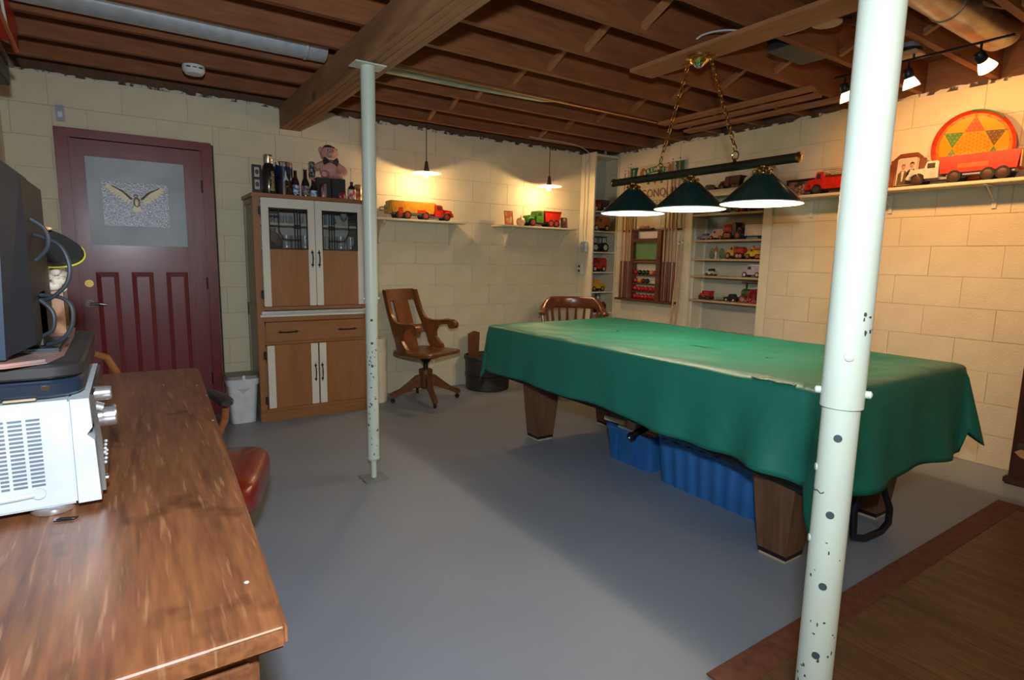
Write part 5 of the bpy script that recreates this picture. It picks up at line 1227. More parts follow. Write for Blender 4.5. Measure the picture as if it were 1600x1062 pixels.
# ---- post with cap
t = thing('cap_stand', 'small brown wooden post with white frilled ornament under the black cap', 'stand', (-.16, 1.88, 1.064))
P('post', M_oak, t, lambda b: b.box(-.166, -.142, 1.86, 1.89, 1.0645, 1.20, bv=.003))
def frill(b):
    for k in range(11): a = k*2.4; b.ball((-.162+.018*math.cos(a), 1.87+.014*math.sin(a), 1.185+.0045*k), .012+.003*(k % 3), 9, sc=(1, .8, .7))
P('frilled_ornament', pm('white_brown_frill', (.62, .55, .46), (.25, .15, .08), 60, .7, lo=.35, hi=.5), t, frill)
t = thing('baseball_cap', 'black cap with yellow edged brim hanging behind the monitor', 'cap', (-.15, 1.88, 1.25))
def brim(b):
    n = 14; vs = []
    for i in range(n+1):
        a = math.pi*i/n
        vs.append((-.19+.100*math.sin(a)*1.0, 1.88-.075*math.cos(a), 1.318-.010*math.sin(a)-.0))
    for i in range(n+1):
        a = math.pi*i/n; vs.append((-.19+.092*math.sin(a), 1.88-.070*math.cos(a), 1.325-.010*math.sin(a)))
    c = len(vs); vs += [(-.21, 1.88, 1.308), (-.21, 1.88, 1.315)]
    fs = [(i, i+1, c) for i in range(n)]+[(n+1+i+1, n+1+i, c+1) for i in range(n)]+[(i, n+1+i, n+2+i, i+1) for i in range(n)]
    b.add(vs, fs)
Tc = Matrix.Translation((-.19, 1.88, 1.292)) @ Matrix.Rotation(R_(9), 4, 'Y') @ Matrix.Rotation(R_(38), 4, 'X') @ Matrix.Translation((.19, -1.88, -1.315))
bb = MB(); brim(bb); bb.v = [Tc @ v for v in bb.v]; bb.build('brim', flat('black_cap_cloth', (.016, .015, .015), .8), t)
P('brim_edge', flat('yellow_piping', (.62, .60, .03), .5), t, lambda b: b.tube([Tc @ Vector((-.19+.101*math.sin(math.pi*i/20), 1.88-.076*math.cos(math.pi*i/20), 1.316-.010*math.sin(math.pi*i/20))) for i in range(0, 14)], .0022, 7))
P('crown', flat('black_cap_cloth', (.016, .015, .015), .8), t, lambda b: b.ball((-.235, 1.88, 1.305), .07, 20, sc=(.75, 1, .8)))
P('cap_badge', pm('orange_white_badge', (.65, .28, .03), (.65, .62, .55), 60, .5, lo=.48, hi=.52), t, lambda b: b.ball((-.170, 1.90, 1.338), .012, 10, sc=(1.4, .8, .5)))

# ================================================================== CHAIR at the desk
t = thing('red_leather_chair', 'wooden armchair with red leather seat and black arm pad tucked beside the desk', 'chair', (.17, 2.45, 0))
M_leather = pm('red_leather', (.24, .022, .010), (.15, .012, .007), 9, .26, coat=.4, bump=.1, bscale=120)
Ts = Matrix.Translation((.165, 2.42, 0)) @ Matrix.Rotation(R_(-18), 4, 'Z')
def cushion(b):
    n = 40; rings = []; lv = [(.90, .350), (.985, .362), (1.0, .39), (1.0, .43), (.975, .455), (.92, .468), (.6, .476), (.2, .480)]
    for (k, z) in lv:
        for i in range(n):
            a = 2*math.pi*i/n; c, s = math.cos(a), math.sin(a)
            rings.append(Ts @ Vector((math.copysign(abs(c)**.38, c)*.255*k, math.copysign(abs(s)**.38, s)*.265*k-.02, z)))
    fs = [tuple(range(n))[::-1]]+[(r_*n+i, r_*n+(i+1) % n, (r_+1)*n+(i+1) % n, (r_+1)*n+i) for r_ in range(len(lv)-1) for i in range(n)]+[tuple((len(lv)-1)*n+i for i in range(n))]
    b.add(rings, fs)
P('seat', M_leather, t, cushion, sharp=80)
M_bent = wood('bent_beech', (.34, .13, .04), (.22, .075, .022), 'x', 3, .3, .4)
P('seat_frame', M_bent, t, lambda b: b.box(-.25, .20, -.25, .20, .315, .346, Ts, bv=.01))
for (x, y) in ((-.21, -.20), (.12, -.20), (-.21, .16), (.12, .16)): P('leg', M_dkoak, t, lambda b: b.tube([Ts @ Vector((x, y, .33)), Ts @ Vector((x*1.05, y*1.05, .0))], [.021, .015], 10))
P('arm_pad', flat('black_arm_pad', (.030, .024, .022), .35), t, lambda b: b.tube([(.315, 2.62, .655), (.312, 2.66, .657), (.300, 2.76, .657), (.27, 2.90, .655)], [.020, .030, .030, .022], 14, flatten=(.62, 1.15)))
P('arm_support', M_bent, t, lambda b: b.tube([(.318, 2.69, .640), (.315, 2.72, .56), (.275, 2.74, .47), (.215, 2.72, .37)], [.015, .015, .016, .018], 10))
P('arm_pad', flat('black_arm_pad', (.030, .024, .022), .35), t, lambda b: b.tube([(-.20, 2.50, .655), (-.21, 2.60, .657), (-.22, 2.78, .655)], [.020, .030, .022], 14, flatten=(.62, 1.15))); P('arm_support', M_bent, t, lambda b: b.tube([(-.20, 2.55, .640), (-.17, 2.52, .5), (-.10, 2.48, .37)], .015, 10))
t = thing('bentwood_chair', 'orange brown bentwood chair back showing behind the desk far end', 'chair', (-.22, 3.35, 0))
P('back_hoop', M_bent, t, lambda b: b.tube([(-.05, 3.16, .44), (-.062, 3.15, .62), (-.072, 3.14, .74), (-.105, 3.13, .81), (-.17, 3.12, .838), (-.27, 3.12, .838), (-.335, 3.13, .81), (-.37, 3.14, .74), (-.38, 3.15, .62), (-.39, 3.16, .44)], .016, 10))
P('seat', M_bent, t, lambda b: b.lathe([(.19, .42), (.205, .43), (.205, .45), (.19, .458), (0, .455)], (-.22, 3.34, 0), 30))
for (x, y) in ((-.08, 3.22), (-.36, 3.22), (-.08, 3.48), (-.36, 3.48)): P('leg', M_bent, t, lambda b: b.tube([(x, y, .43), (x+(.03 if x > -.2 else -.03), y+(.03 if y > 3.3 else -.03), 0)], [.016, .013], 9))
# ================================================================== TOP LEFT HANGING THING + WALL SWITCH
t = thing('hanging_sled', 'red painted board with orange strap hanging in the upper left corner under the joists', 'wall hanging', (-.5, 3.6, 2.2))
P('red_board', flat('bright_red_enamel', (.42, .02, .015), .3), t, lambda b: b.prism([(3.42, 2.30), (3.60, 2.225), (3.95, 2.30), (4.05, 2.42), (3.95, 2.458), (3.45, 2.458)], -.415, -.395, 'yz'))
P('orange_strap', flat('orange_strap', (.55, .13, .03), .4), t, lambda b: b.tube([(-.39, 3.1, 2.29), (-.39, 3.35, 2.29), (-.39, 3.62, 2.27), (-.39, 3.85, 2.25)], .012, 8)); P('pale_trim', M_offw, t, lambda b: b.tube([(-.385, 3.50, 2.455), (-.385, 3.48, 2.35), (-.385, 3.55, 2.27)], .006, 7))
t = thing('high_shelf', 'dark wooden shelf box below the red board in the upper left corner', 'shelf', (-.53, 3.6, 2.1))
P('box_body', M_blackp, t, lambda b: b.box(LX+.003, -.44, 3.40, 4.0, 2.11, 2.205, bv=.004)); P('box_shelf', M_dkoakx, t, lambda b: b.box(LX+.003, -.42, 3.38, 4.02, 2.205, 2.220, bv=.003))
t = thing('thermostat', 'small grey wall control above the red door left corner', 'switch', (-.31, DY-.01, 2.19)); P('cover', flat('grey_control', (.35, .38, .45), .4), t, lambda b: b.box(-.336, -.288, DY-.024, DY-.002, 2.14, 2.245, bv=.004)); P('dial', M_white, t, lambda b: b.box(-.324, -.300, DY-.028, DY-.023, 2.165, 2.20, bv=.002))
# ================================================================== TOYS
TM = {}
def tm(c, rough=.3, metal=0):
    k = tuple(c)
    if k not in TM: TM[k] = pm('toy_enamel', c, tuple(x*.75 for x in c), 30, rough+.08, metal, spec=.3); MATS.pop('toy_enamel', None)
    return TM[k]
TYRE = (.02, .02, .02)
def wheels(t, xs, w, r, hub, doubles=()):
    for i, x in enumerate(xs):
        for s in (-1, 1):
            wd = r*.55
            y = s*(w/2-wd/2)
            o = P('wheel', tm(TYRE, .6), t, lambda b: b.lathe([(r*.55, 0), (r*.95, 0), (r, wd*.2), (r, wd*.8), (r*.95, wd), (r*.55, wd)], (x, y-wd/2, r), 14, axis='y'), local=True)
            P('hub', tm(hub), o, lambda b: b.lathe([(r*.6, -.0004), (r*.25, -.002), (0, -.002)] if s < 0 else [(r*.6, wd+.0004), (r*.25, wd+.002), (0, wd+.002)], (x, y-wd/2, r), 12, axis='y'), local=True)
def cab(t, x0, L, w, h, z, c, hood=True, round_=.35, glass=True):
    """cab with hood facing +x ; x0 rear of cab"""
    hc, hl = L*.45, L*.55
    P('cab', tm(c), t, lambda b: b.prism([(x0, z), (x0+hc, z), (x0+hc, z+h*.62), (x0+hc*.86, z+h*.95), (x0+hc*.7, z+h), (x0+hc*.1, z+h), (x0, z+h*.9)], -w/2*.92, w/2*.92, 'xz'), local=True)
    P('hood', tm(c), t, lambda b: b.prism([(x0+hc, z), (x0+L*.97, z), (x0+L, z+h*.12), (x0+L*.98, z+h*.50), (x0+L*.9, z+h*.58), (x0+hc, z+h*.64)], -w/2*.62, w/2*.62, 'xz'), local=True)
    for s in (-1, 1):
        P('fender', tm(c), t, lambda b: b.tube([(x0+L*.58, s*w*.40, z+h*.05), (x0+L*.66, s*w*.40, z+h*.30), (x0+L*.80, s*w*.40, z+h*.34), (x0+L*.94, s*w*.40, z+h*.22), (x0+L, s*w*.40, z+h*.02)], w*.115, 8), local=True)
        if glass: P('window', tm((.05, .045, .04), .2), t, lambda b: b.box(x0+hc*.25, x0+hc*.80, s*w/2*.92-.0006*s, s*w/2*.925+.0006*s, z+h*.58, z+h*.88), local=True)
    P('bumper', tm((.45, .42, .38), .25, .6), t, lambda b: b.box(x0+L, x0+L+L*.03, -w*.48, w*.48, z-h*.02, z+h*.08, bv=.0008), local=True)
def toy_truck(label, loc, rz, L, c_cab, kind='dump', c_body=(.3, .02, .01), hub=(.35, .05, .04), h=None, w=None, name='toy_truck', group=None, c_ch=(.05, .04, .04)):
    t = thing(name, label, 'toy', loc, rz, group)
    w = w or L*.30; h = h or L*.34; r = h*.24
    z = r*1.05
    if kind in ('dump', 'stake', 'fire', 'tank'):
        if kind == 'fire': cab(t, L*.25, L*.25, w, h*.80, z, c_cab)
        else: cab(t, L*.02, L*.46, w, h*.74, z, c_cab)
        P('chassis', tm(c_ch), t, lambda b: b.box(-L*.48, L*.40, -w*.22, w*.22, z*.7, z*1.15), local=True)
        if kind == 'dump':
            P('dump_bed', tm(c_body), t, lambda b: b.prism([(-L*.44, z*1.25), (-L*.04, z*1.25), (L*.0, z+h*.72), (-L*.50, z+h*.72)], -w*.5, w*.5, 'xz'), local=True)
            P('bed_rim', tm(c_body), t, lambda b: b.box(-L*.51, L*.01, -w*.53, w*.53, z+h*.70, z+h*.745, bv=.0006), local=True)
        elif kind == 'stake':
            P('flat_bed', tm(c_body), t, lambda b: b.box(-L*.5, -L*.0, -w*.5, w*.5, z*1.2, z+h*.55, bv=.001), local=True)
        elif kind == 'tank':
            P('tank', tm(c_body), t, lambda b: b.tube([(-L*.50, 0, z+h*.36), (-L*.47, 0, z+h*.36), (-L*.03, 0, z+h*.36), (-L*.0, 0, z+h*.36)], [h*.18, h*.30, h*.30, h*.18], 18, flatten=(1, 1.1)), local=True)
        else:
            P('fire_body', tm(c_body), t, lambda b: b.box(-L*.5, L*.26, -w*.5, w*.5, z*.9, z+h*.50, bv=.002), local=True)
            for s in (-1, 1):
                ld = P('ladder', tm((.55, .50, .45), .25, .6), t, lambda b: (b.tube([(-L*.48, s*w*.38, z+h*.62), (L*.26, s*w*.38, z+h*.70)], h*.022, 6), b.tube([(-L*.48, s*w*.38, z+h*.82), (L*.26, s*w*.38, z+h*.88)], h*.022, 6)), local=True)
                P('rung', tm((.55, .50, .45), .25, .6), ld, lambda b: [b.tube([(-L*.46+k*L*.05, s*w*.38, z+h*.62), (-L*.46+k*L*.05, s*w*.38, z+h*.84)], h*.015, 5) for k in range(15)], local=True)
            P('ladder_rack', tm((.10, .03, .02)), t, lambda b: b.box(-L*.46, L*.22, -w*.36, w*.36, z+h*.50, z+h*.62), local=True)
        wheels(t, (L*.33, -L*.20, -L*.36), w*1.02, r, hub)
    elif kind == 'semi':
        cab(t, L*.19, L*.30, w, h*.66, z, c_cab)
        P('tractor_frame', tm((.30, .30, .32), .4, .5), t, lambda b: b.box(-L*.02, L*.42, -w*.2, w*.2, z*.75, z*1.15), local=True)
        P('trailer', tm(c_body), t, lambda b: b.prism([(-L*.48, z*1.45), (L*.17, z*1.45), (L*.185, z+h*.76), (-L*.50, z+h*.76)], -w*.5, w*.5, 'xz'), local=True)
        P('trailer_frame', tm((.32, .33, .36), .4, .5), t, lambda b: b.box(-L*.46, L*.12, -w*.35, w*.35, z*1.05, z*1.44, bv=.001), local=True)
        P('tail_gate', tm((.42, .26, .06)), t, lambda b: b.box(-L*.515, -L*.50, -w*.5, w*.5, z*1.5, z+h*.72, bv=.001), local=True)
        wheels(t, (L*.385, L*.04, -L*.25, -L*.37), w*1.02, r, hub)
    elif kind == 'van':
        P('van_body', tm(c_cab), t, lambda b: b.prism([(-L*.5, z), (L*.48, z), (L*.5, z+h*.2), (L*.44, z+h*.42), (L*.30, z+h*.50), (L*.20, z+h*.86), (L*.12, z+h*.92), (-L*.42, z+h*.92), (-L*.5, z+h*.80)], -w*.45, w*.45, 'xz'), local=True)
        for s in (-1, 1): P('window', tm((.06, .05, .05), .2), t, lambda b: b.box(L*.02, L*.18, s*w*.45, s*w*.455, z+h*.52, z+h*.80), local=True)
        P('roof_trim', tm(c_body), t, lambda b: b.box(-L*.44, L*.14, -w*.40, w*.40, z+h*.92, z+h*.99, bv=.001), local=True)
        wheels(t, (L*.33, -L*.30), w*1.0, r*1.1, hub)
    elif kind == 'car':
        P('car_body', tm(c_cab), t, lambda b: b.prism([(-L*.5, z), (L*.5, z), (L*.5, z+h*.30), (L*.30, z+h*.40), (-L*.40, z+h*.42), (-L*.5, z+h*.3)], -w*.5, w*.5, 'xz'), local=True)
        P('car_roof', tm(c_body), t, lambda b: b.prism([(-L*.34, z+h*.40), (L*.20, z+h*.40), (L*.10, z+h*.78), (-L*.22, z+h*.80)], -w*.40, w*.40, 'xz'), local=True)
        P('bumper', tm((.5, .5, .5), .2, .8), t, lambda b: (b.box(L*.50, L*.52, -w*.48, w*.48, z, z+h*.12),), local=True)
        wheels(t, (L*.30, -L*.30), w*1.02, r*.95, hub)
    elif kind == 'roadster':
        P('car_body', tm(c_cab), t, lambda b: b.prism([(-L*.40, z), (L*.1, z), (L*.1, z+h*.35), (-L*.1, z+h*.38), (-L*.42, z+h*.42)], -w*.36, w*.36, 'xz'), local=True)
        P('hood', tm(c_body), t, lambda b: b.prism([(L*.10, z), (L*.42, z), (L*.42, z+h*.30), (L*.10, z+h*.36)], -w*.26, w*.26, 'xz'), local=True)
        P('roof', tm((.03, .03, .03)), t, lambda b: b.box(-L*.44, L*.14, -w*.42, w*.42, z+h*.80, z+h*.86, bv=.001), local=True)
        for (x, s) in ((L*.10, 1), (L*.10, -1), (-L*.40, 1), (-L*.40, -1), (-L*.12, 1), (-L*.12, -1)): P('roof_post', tm((.03, .03, .03)), t, lambda b: b.tube([(x, s*w*.36, z+h*.3), (x, s*w*.38, z+h*.81)], h*.02, 6), local=True)
        wheels(t, (L*.33, -L*.30), w*1.1, r*1.35, hub)
    elif kind == 'tractor':
        P('engine', tm(c_cab), t, lambda b: (b.tube([(L*.0, 0, h*.42), (L*.40, 0, h*.42), (L*.44, 0, h*.42)], [h*.20, h*.20, h*.12], 14),), local=True)
        P('cab_block', tm(c_body), t, lambda b: b.prism([(-L*.40, h*.25), (L*.02, h*.25), (L*.02, h*.60), (-L*.20, h*.64), (-L*.40, h*.50)], -w*.28, w*.28, 'xz'), local=True)
        P('stack', tm((.03, .03, .03)), t, lambda b: b.tube([(L*.28, 0, h*.55), (L*.28, 0, h*.88), (L*.28, 0, h*.90)], [h*.035, h*.05, h*.06], 10), local=True)
        P('canopy', tm((.14, .11, .08)), t, lambda b: b.box(-L*.46, L*.36, -w*.48, w*.48, h*.92, h*.97, bv=.001), local=True)
        for s in (-1, 1):
            P('canopy_post', tm((.03, .03, .03)), t, lambda b: b.tube([(-L*.38, s*w*.36, h*.3), (-L*.38, s*w*.36, h*.93)], h*.018, 6), local=True)
            P('rear_wheel', tm(hub), t, lambda b: b.tube([(-L*.24+h*.30*math.cos(R_(a)), s*w*.42, h*.31+h*.30*math.sin(R_(a))) for a in range(0, 360, 24)], h*.035, 6, closed=True), local=True)
            P('front_wheel', tm(hub), t, lambda b: b.tube([(L*.30+h*.15*math.cos(R_(a)), s*w*.42, h*.16+h*.15*math.sin(R_(a))) for a in range(0, 360, 30)], h*.03, 6, closed=True), local=True)
            P('wheel_spokes', tm(hub), t, lambda b: [b.tube([(-L*.24-h*.29*math.cos(R_(a)), s*w*.42, h*.31-h*.29*math.sin(R_(a))), (-L*.24+h*.29*math.cos(R_(a)), s*w*.42, h*.31+h*.29*math.sin(R_(a)))], h*.015, 5) for a in range(0, 180, 30)], local=True)
    return t
G_ = math.pi/2
# back wall shelves (z 1.618)
t = toy_truck('red cab toy truck with yellow trailer on the left back wall shelf', (2.27, 4.925, 1.6185), 0, .62, (.58, .022, .008), 'semi', (.60, .27, .025), h=.155, w=.115, hub=(.30, .04, .03))
P('tow_hook', tm((.45, .38, .25), .3, .6), t, lambda b: b.tube([(-.30, .0, .085), (-.37, .0, .098), (-.395, 0, .09), (-.395, 0, .072), (-.37, 0, .066), (-.31, 0, .07)], .006, 8), local=True); P('trailer_crate', tm((.50, .36, .05)), t, lambda b: b.box(-.335, -.30, -.05, .05, .045, .12, bv=.002), local=True)
P('trailer_panel', tm((.50, .04, .01)), t, lambda b: (b.box(-.06, .02, -.0592, -.0575, .06, .085), b.box(-.24, -.20, -.0592, -.0575, .05, .10)), local=True)
P('red_headboard', tm((.58, .022, .008)), t, lambda b: b.box(.05, .13, -.05, .05, .08, .150, bv=.003), local=True)
toy_truck('green cab toy dump truck with red bed on the right back wall shelf', (3.64, 4.925, 1.6185), math.pi, .44, (.06, .20, .025), 'dump', (.50, .02, .01), h=.165, w=.125, hub=(.42, .04, .03))
def picture(label, loc, rz, w, h, fc, pic, name='framed_picture', fw_=.1, tilt=-.16, cat='picture', extra=None):
    t = thing(name, label, cat, loc, rz)
    T = Matrix.Rotation(tilt, 4, 'X'); f = w*fw_
    P('frame', fc, t, lambda b: [b.box(*q, T=T, bv=.0015) for q in ((-w/2, w/2, -.006, .006, 0, f), (-w/2, w/2, -.006, .006, h-f, h), (-w/2, -w/2+f, -.006, .006, f, h-f), (w/2-f, w/2, -.006, .006, f, h-f))], local=True)
    P('print', pic, t, lambda b: b.box(-w/2+f*.9, w/2-f*.9, -.003, .005, f*.9, h-f*.9, T=T), local=True)
    return t
picture('small orange framed picture at the left end of the right back wall shelf', (3.245, 4.93, 1.6195), 0, .10, .145, tm((.55, .12, .03)), pm('pic_orange', (.50, .42, .25), (.45, .10, .03), 16, .4, lo=.45, hi=.55))
t = thing('glass_pumpkin', 'round pale pumpkin shaped glass jar beside the orange framed picture', 'ornament', (3.37, 4.92, 1.6185))
P('jar_body', pm('amber_pumpkin', (.60, .42, .25), (.50, .28, .14), 10, .2, coat=.5), t, lambda b: [b.ball((3.375+.016*math.cos(a), 4.915+.016*math.sin(a), 1.6185+.042), .038, 14, sc=(.85, .85, 1.1)) for a in [k*math.pi/3 for k in range(6)]], sharp=80); P('stem', tm((.40, .30, .15)), t, lambda b: b.tube([(3.375, 4.915, 1.698), (3.377, 4.915, 1.712), (3.37, 4.913, 1.722)], [.008, .005, .004], 8))
t = picture('small dark striped frame at the right end of the right back wall shelf', (3.96, 4.93, 1.6195), 0, .085, .115, tm((.12, .06, .03)), pm('pic_stripe', (.55, .42, .28), (.16, .07, .04), 10, .4, lo=.48, hi=.52, stretch=(2.5, 1, .6)))
# corner unit toys
yc = 4.885
toy_truck('dark red cab toy truck with black bed on the top corner shelf', (4.405, yc, 1.8225), math.pi, .24, (.20, .03, .02), 'dump', (.03, .035, .04), h=.125, w=.09, hub=(.5, .45, .35))
toy_truck('orange brown toy car on the second corner shelf from the top', (4.42, yc, 1.6075), math.pi, .25, (.40, .12, .04), 'van', (.38, .13, .05), h=.13, w=.10, hub=(.6, .5, .4))
toy_truck('black antique open toy car with white hood on the middle corner shelf', (4.41, yc, 1.3785), math.pi, .23, (.02, .022, .03), 'roadster', (.55, .52, .42), h=.155, w=.10, hub=(.5, .5, .48))
toy_truck('bright red toy van on the fourth corner shelf from the top', (4.41, yc, 1.1585), math.pi, .21, (.50, .03, .03), 'van', (.50, .03, .03), h=.125, w=.10, hub=(.65, .5, .4))
toy_truck('yellow toy jeep on the lower corner shelf above the figurine', (4.40, yc, .9385), 0, .21, (.62, .36, .03), 'car', (.60, .34, .03), h=.135, w=.10, hub=(.3, .2, .1))
t = thing('bust_figurine', 'dark red figurine with silver face and dark hat on the bottom corner shelf', 'figurine', (4.43, 4.88, .7005))
fb = P('figure_body', pm('dark_red_glaze', (.12, .03, .03), (.06, .02, .025), 20, .3), t, lambda b: (b.lathe([(.055, .0), (.06, .02), (.075, .06), (.07, .10), (.03, .13), (.02, .14)], (4.43, 4.88, .7005), 20), b.tube([(4.37, 4.87, .80), (4.34, 4.85, .775), (4.36, 4.82, .755)], [.03, .026, .02], 10), b.tube([(4.49, 4.87, .80), (4.515, 4.85, .775), (4.49, 4.82, .755)], [.03, .026, .02], 10)))
P('face', tm((.42, .42, .38), .25, .4), t, lambda b: (b.ball((4.43, 4.872, .865), .034, 14, sc=(.9, .95, 1.1)), b.ball((4.43, 4.838, .862), .007, 8))); P('hat', tm((.05, .03, .05)), t, lambda b: (b.lathe([(.036, .18), (.036, .19), (.026, .192), (.024, .215), (0, .218)], (4.43, 4.88, .7005), 18),))
# alcove toys; facing the room: length along y
xa = 4.725
toy_truck('lilac toy car at the left end of the upper alcove shelf', (4.70, 3.665, 1.4985), G_, .13, (.30, .24, .42), 'car', (.10, .09, .14), h=.060, w=.06, hub=(.5, .5, .5))
toy_truck('cream and orange toy car with pale roof on the upper alcove shelf', (4.69, 3.515, 1.4985), G_, .16, (.55, .30, .18), 'van', (.75, .70, .50), h=.078, w=.065, hub=(.5, .1, .05))
toy_truck('yellow toy van behind the red tanker on the upper alcove shelf', (4.79, 3.40, 1.4985), G_, .14, (.50, .32, .05), 'van', (.50, .30, .05), h=.13, w=.07, hub=(.3, .1, .05))
toy_truck('rounded red toy tanker with black cab on the upper alcove shelf', (4.68, 3.325, 1.4985), -G_, .18, (.05, .03, .035), 'tank', (.45, .05, .03), h=.155, w=.095, hub=(.3, .06, .05))
t = thing('toy_trailer', 'cream box toy trailer with brown roof edge at the upper alcove shelf right end', 'toy', (4.72, 3.12, 1.4985))
P('box_body', pm('cream_trailer', (.60, .50, .34), (.42, .28, .16), 40, .4, lo=.3, hi=.45, stretch=(1, 1, 3)), t, lambda b: b.box(4.68, 4.76, 3.02, 3.225, 1.53, 1.632, bv=.002)); P('roof_edge', tm((.18, .07, .03)), t, lambda b: b.box(4.677, 4.763, 3.016, 3.229, 1.632, 1.638)); P('wheel_block', tm(TYRE), t, lambda b: b.box(4.69, 4.75, 3.04, 3.10, 1.4988, 1.53, bv=.006))
b = MB(); b.box(AX1-.010, AX1-.004, 3.49, 3.66, 1.4985, 1.578, bv=.001); tag(recenter(b.build('small_sign', pm('dark_blue_sign', (.03, .07, .12), (.08, .12, .16), 40, .4))), 'small dark blue plate standing behind the cars on the upper alcove shelf', 'sign')
# top alcove shelf, dark toys
toy_truck('long black toy truck on the topmost alcove shelf', (4.70, 3.36, 1.7405), G_, .30, (.02, .02, .022), 'dump', (.02, .022, .03), h=.105, w=.09, hub=(.08, .06, .05))
toy_truck('short black toy truck with dark red bed at the right of the topmost alcove shelf', (4.70, 3.12, 1.7405), G_, .19, (.04, .015, .015), 'dump', (.14, .02, .02), h=.10, w=.09, hub=(.1, .05, .04))
b = MB(); b.ball((4.64, 3.235, 1.7405+.024), .023, 14); tag(recenter(b.build('red_bauble', tm((.50, .06, .02), .15))), 'shiny orange red ball on the topmost alcove shelf edge', 'ball')
# shelf 1.32
t = thing('winged_figurine', 'figurine with two green wings and red orange head on the second alcove shelf', 'figurine', (4.72, 3.53, 1.3205))
P('figure_body', tm((.60, .58, .52)), t, lambda b: b.lathe([(.014, 0), (.010, .02), (.012, .05), (.008, .075)], (4.70, 3.53, 1.3205), 12)); P('head', tm((.50, .15, .04)), t, lambda b: (b.ball((4.70, 3.53, 1.41), .017, 12, sc=(1, 1, 1.2)), b.tube([(4.70, 3.53, 1.42), (4.70, 3.53, 1.448)], [.010, .002], 8), b.box(4.695, 4.705, 3.50, 3.56, 1.385, 1.397, bv=.003)))
for s in (-1, 1): P('wing', tm((.12, .17, .07)), t, lambda b: b.ball((4.715, 3.53+s*.055, 1.3205+.052), .05, 16, sc=(.12, .62, 1.0)))
toy_truck('red orange toy steam engine on the second alcove shelf', (4.68, 3.295, 1.3205), G_, .19, (.60, .30, .05), 'tank', (.45, .05, .03), h=.120, w=.08, hub=(.5, .2, .1))
t = toy_truck('yellow toy machine with orange top at the right of the second alcove shelf', (4.70, 3.103, 1.3205), G_, .175, (.62, .40, .02), 'stake', (.62, .40, .02), h=.10, w=.09, hub=(.5, .1, .05))
P('orange_load', tm((.55, .14, .03)), t, lambda b: (b.box(-.09, .06, -.035, .035, .085, .105, bv=.006), b.ball((.03, 0, .112), .012, 8), b.ball((-.05, 0, .115), .016, 8)), local=True)
# shelf 1.158
toy_truck('tiny black and white toy car on the third alcove shelf', (4.70, 3.57, 1.1585), G_, .10, (.60, .58, .55), 'car', (.03, .03, .03), h=.065, w=.06, hub=(.1, .1, .1))
toy_truck('silver and pink toy van at the right of the third alcove shelf', (4.69, 3.11, 1.1585), G_, .20, (.50, .40, .50), 'van', (.80, .82, .85), h=.092, w=.08, hub=(.7, .5, .5))
# shelf .926
toy_truck('small red and black toy tractor at the left of the lower alcove shelf', (4.70, 3.61, .9265), G_, .13, (.45, .03, .04), 'dump', (.45, .03, .04), h=.085, w=.07, hub=(.05, .05, .05))
toy_truck('small grey white toy car in the middle of the lower alcove shelf', (4.68, 3.425, .9265), G_, .09, (.50, .50, .50), 'car', (.45, .47, .50), h=.05, w=.05, hub=(.3, .3, .3))
toy_truck('low black toy car with pale hubs beside the big toy tractor', (4.69, 3.315, .9265), G_, .13, (.02, .022, .022), 'car', (.02, .025, .022), h=.068, w=.06, hub=(.6, .5, .4))
toy_truck('large green and red toy steam tractor with canopy on the lower alcove shelf', (4.72, 3.125, .9265), G_, .22, (.05, .10, .03), 'tractor', (.08, .02, .02), h=.200, w=.125, hub=(.40, .03, .03), name='toy_tractor')
# upper short shelf (z 1.925)
toy_truck('dark red toy truck on the upper wall shelf behind the rightmost billiard shade', (4.50, 3.26, 1.9255), G_, .22, (.16, .02, .02), 'dump', (.05, .02, .02), h=.115, w=.09, hub=(.2, .1, .1))
toy_truck('cream and orange toy delivery truck on the upper wall shelf right part', (4.50, 2.99, 1.9255), G_, .26, (.55, .45, .28), 'van', (.55, .25, .06), h=.13, w=.09, hub=(.5, .1, .05))
toy_truck('low dark toy wagon at the left end of the upper wall shelf', (4.50, 3.50, 1.9255), G_, .16, (.04, .05, .03), 'car', (.06, .03, .02), h=.06, w=.07, hub=(.3, .05, .04))
# long shelf (z 1.818)
ZS = 1.8185
M_photo = pm('framed_photo', (.42, .22, .18), (.05, .05, .06), 14, .25, lo=.42, hi=.58, coat=.5)
picture('black framed photograph on the long wall shelf beside the fire truck', (4.545, 2.665, ZS), -G_, .235, .145, M_black, M_photo, fw_=.09, tilt=-.12)
t = thing('flower_ornament', 'pinkish dried flower ornament leaning before the black framed photograph', 'ornament', (4.49, 2.585, ZS))
P('blossoms', pm('dusty_pink', (.50, .22, .14), (.25, .12, .06), 60, .6, lo=.4, hi=.6), t, lambda b: [b.ball((4.475+.012*math.sin(k*2.1), 2.60+.020*math.cos(k*1.7), ZS+.018+.0062*k), .013, 8) for k in range(11)]+[b.lathe([(.02, 0), (.014, .012)], (4.475, 2.60, ZS), 12)])
toy_truck('bright red toy fire engine with ladders on the long wall shelf', (4.48, 2.285, ZS), G_, .52, (.60, .02, .008), 'fire', (.60, .02, .008), h=.155, w=.12, hub=(.06, .05, .05))
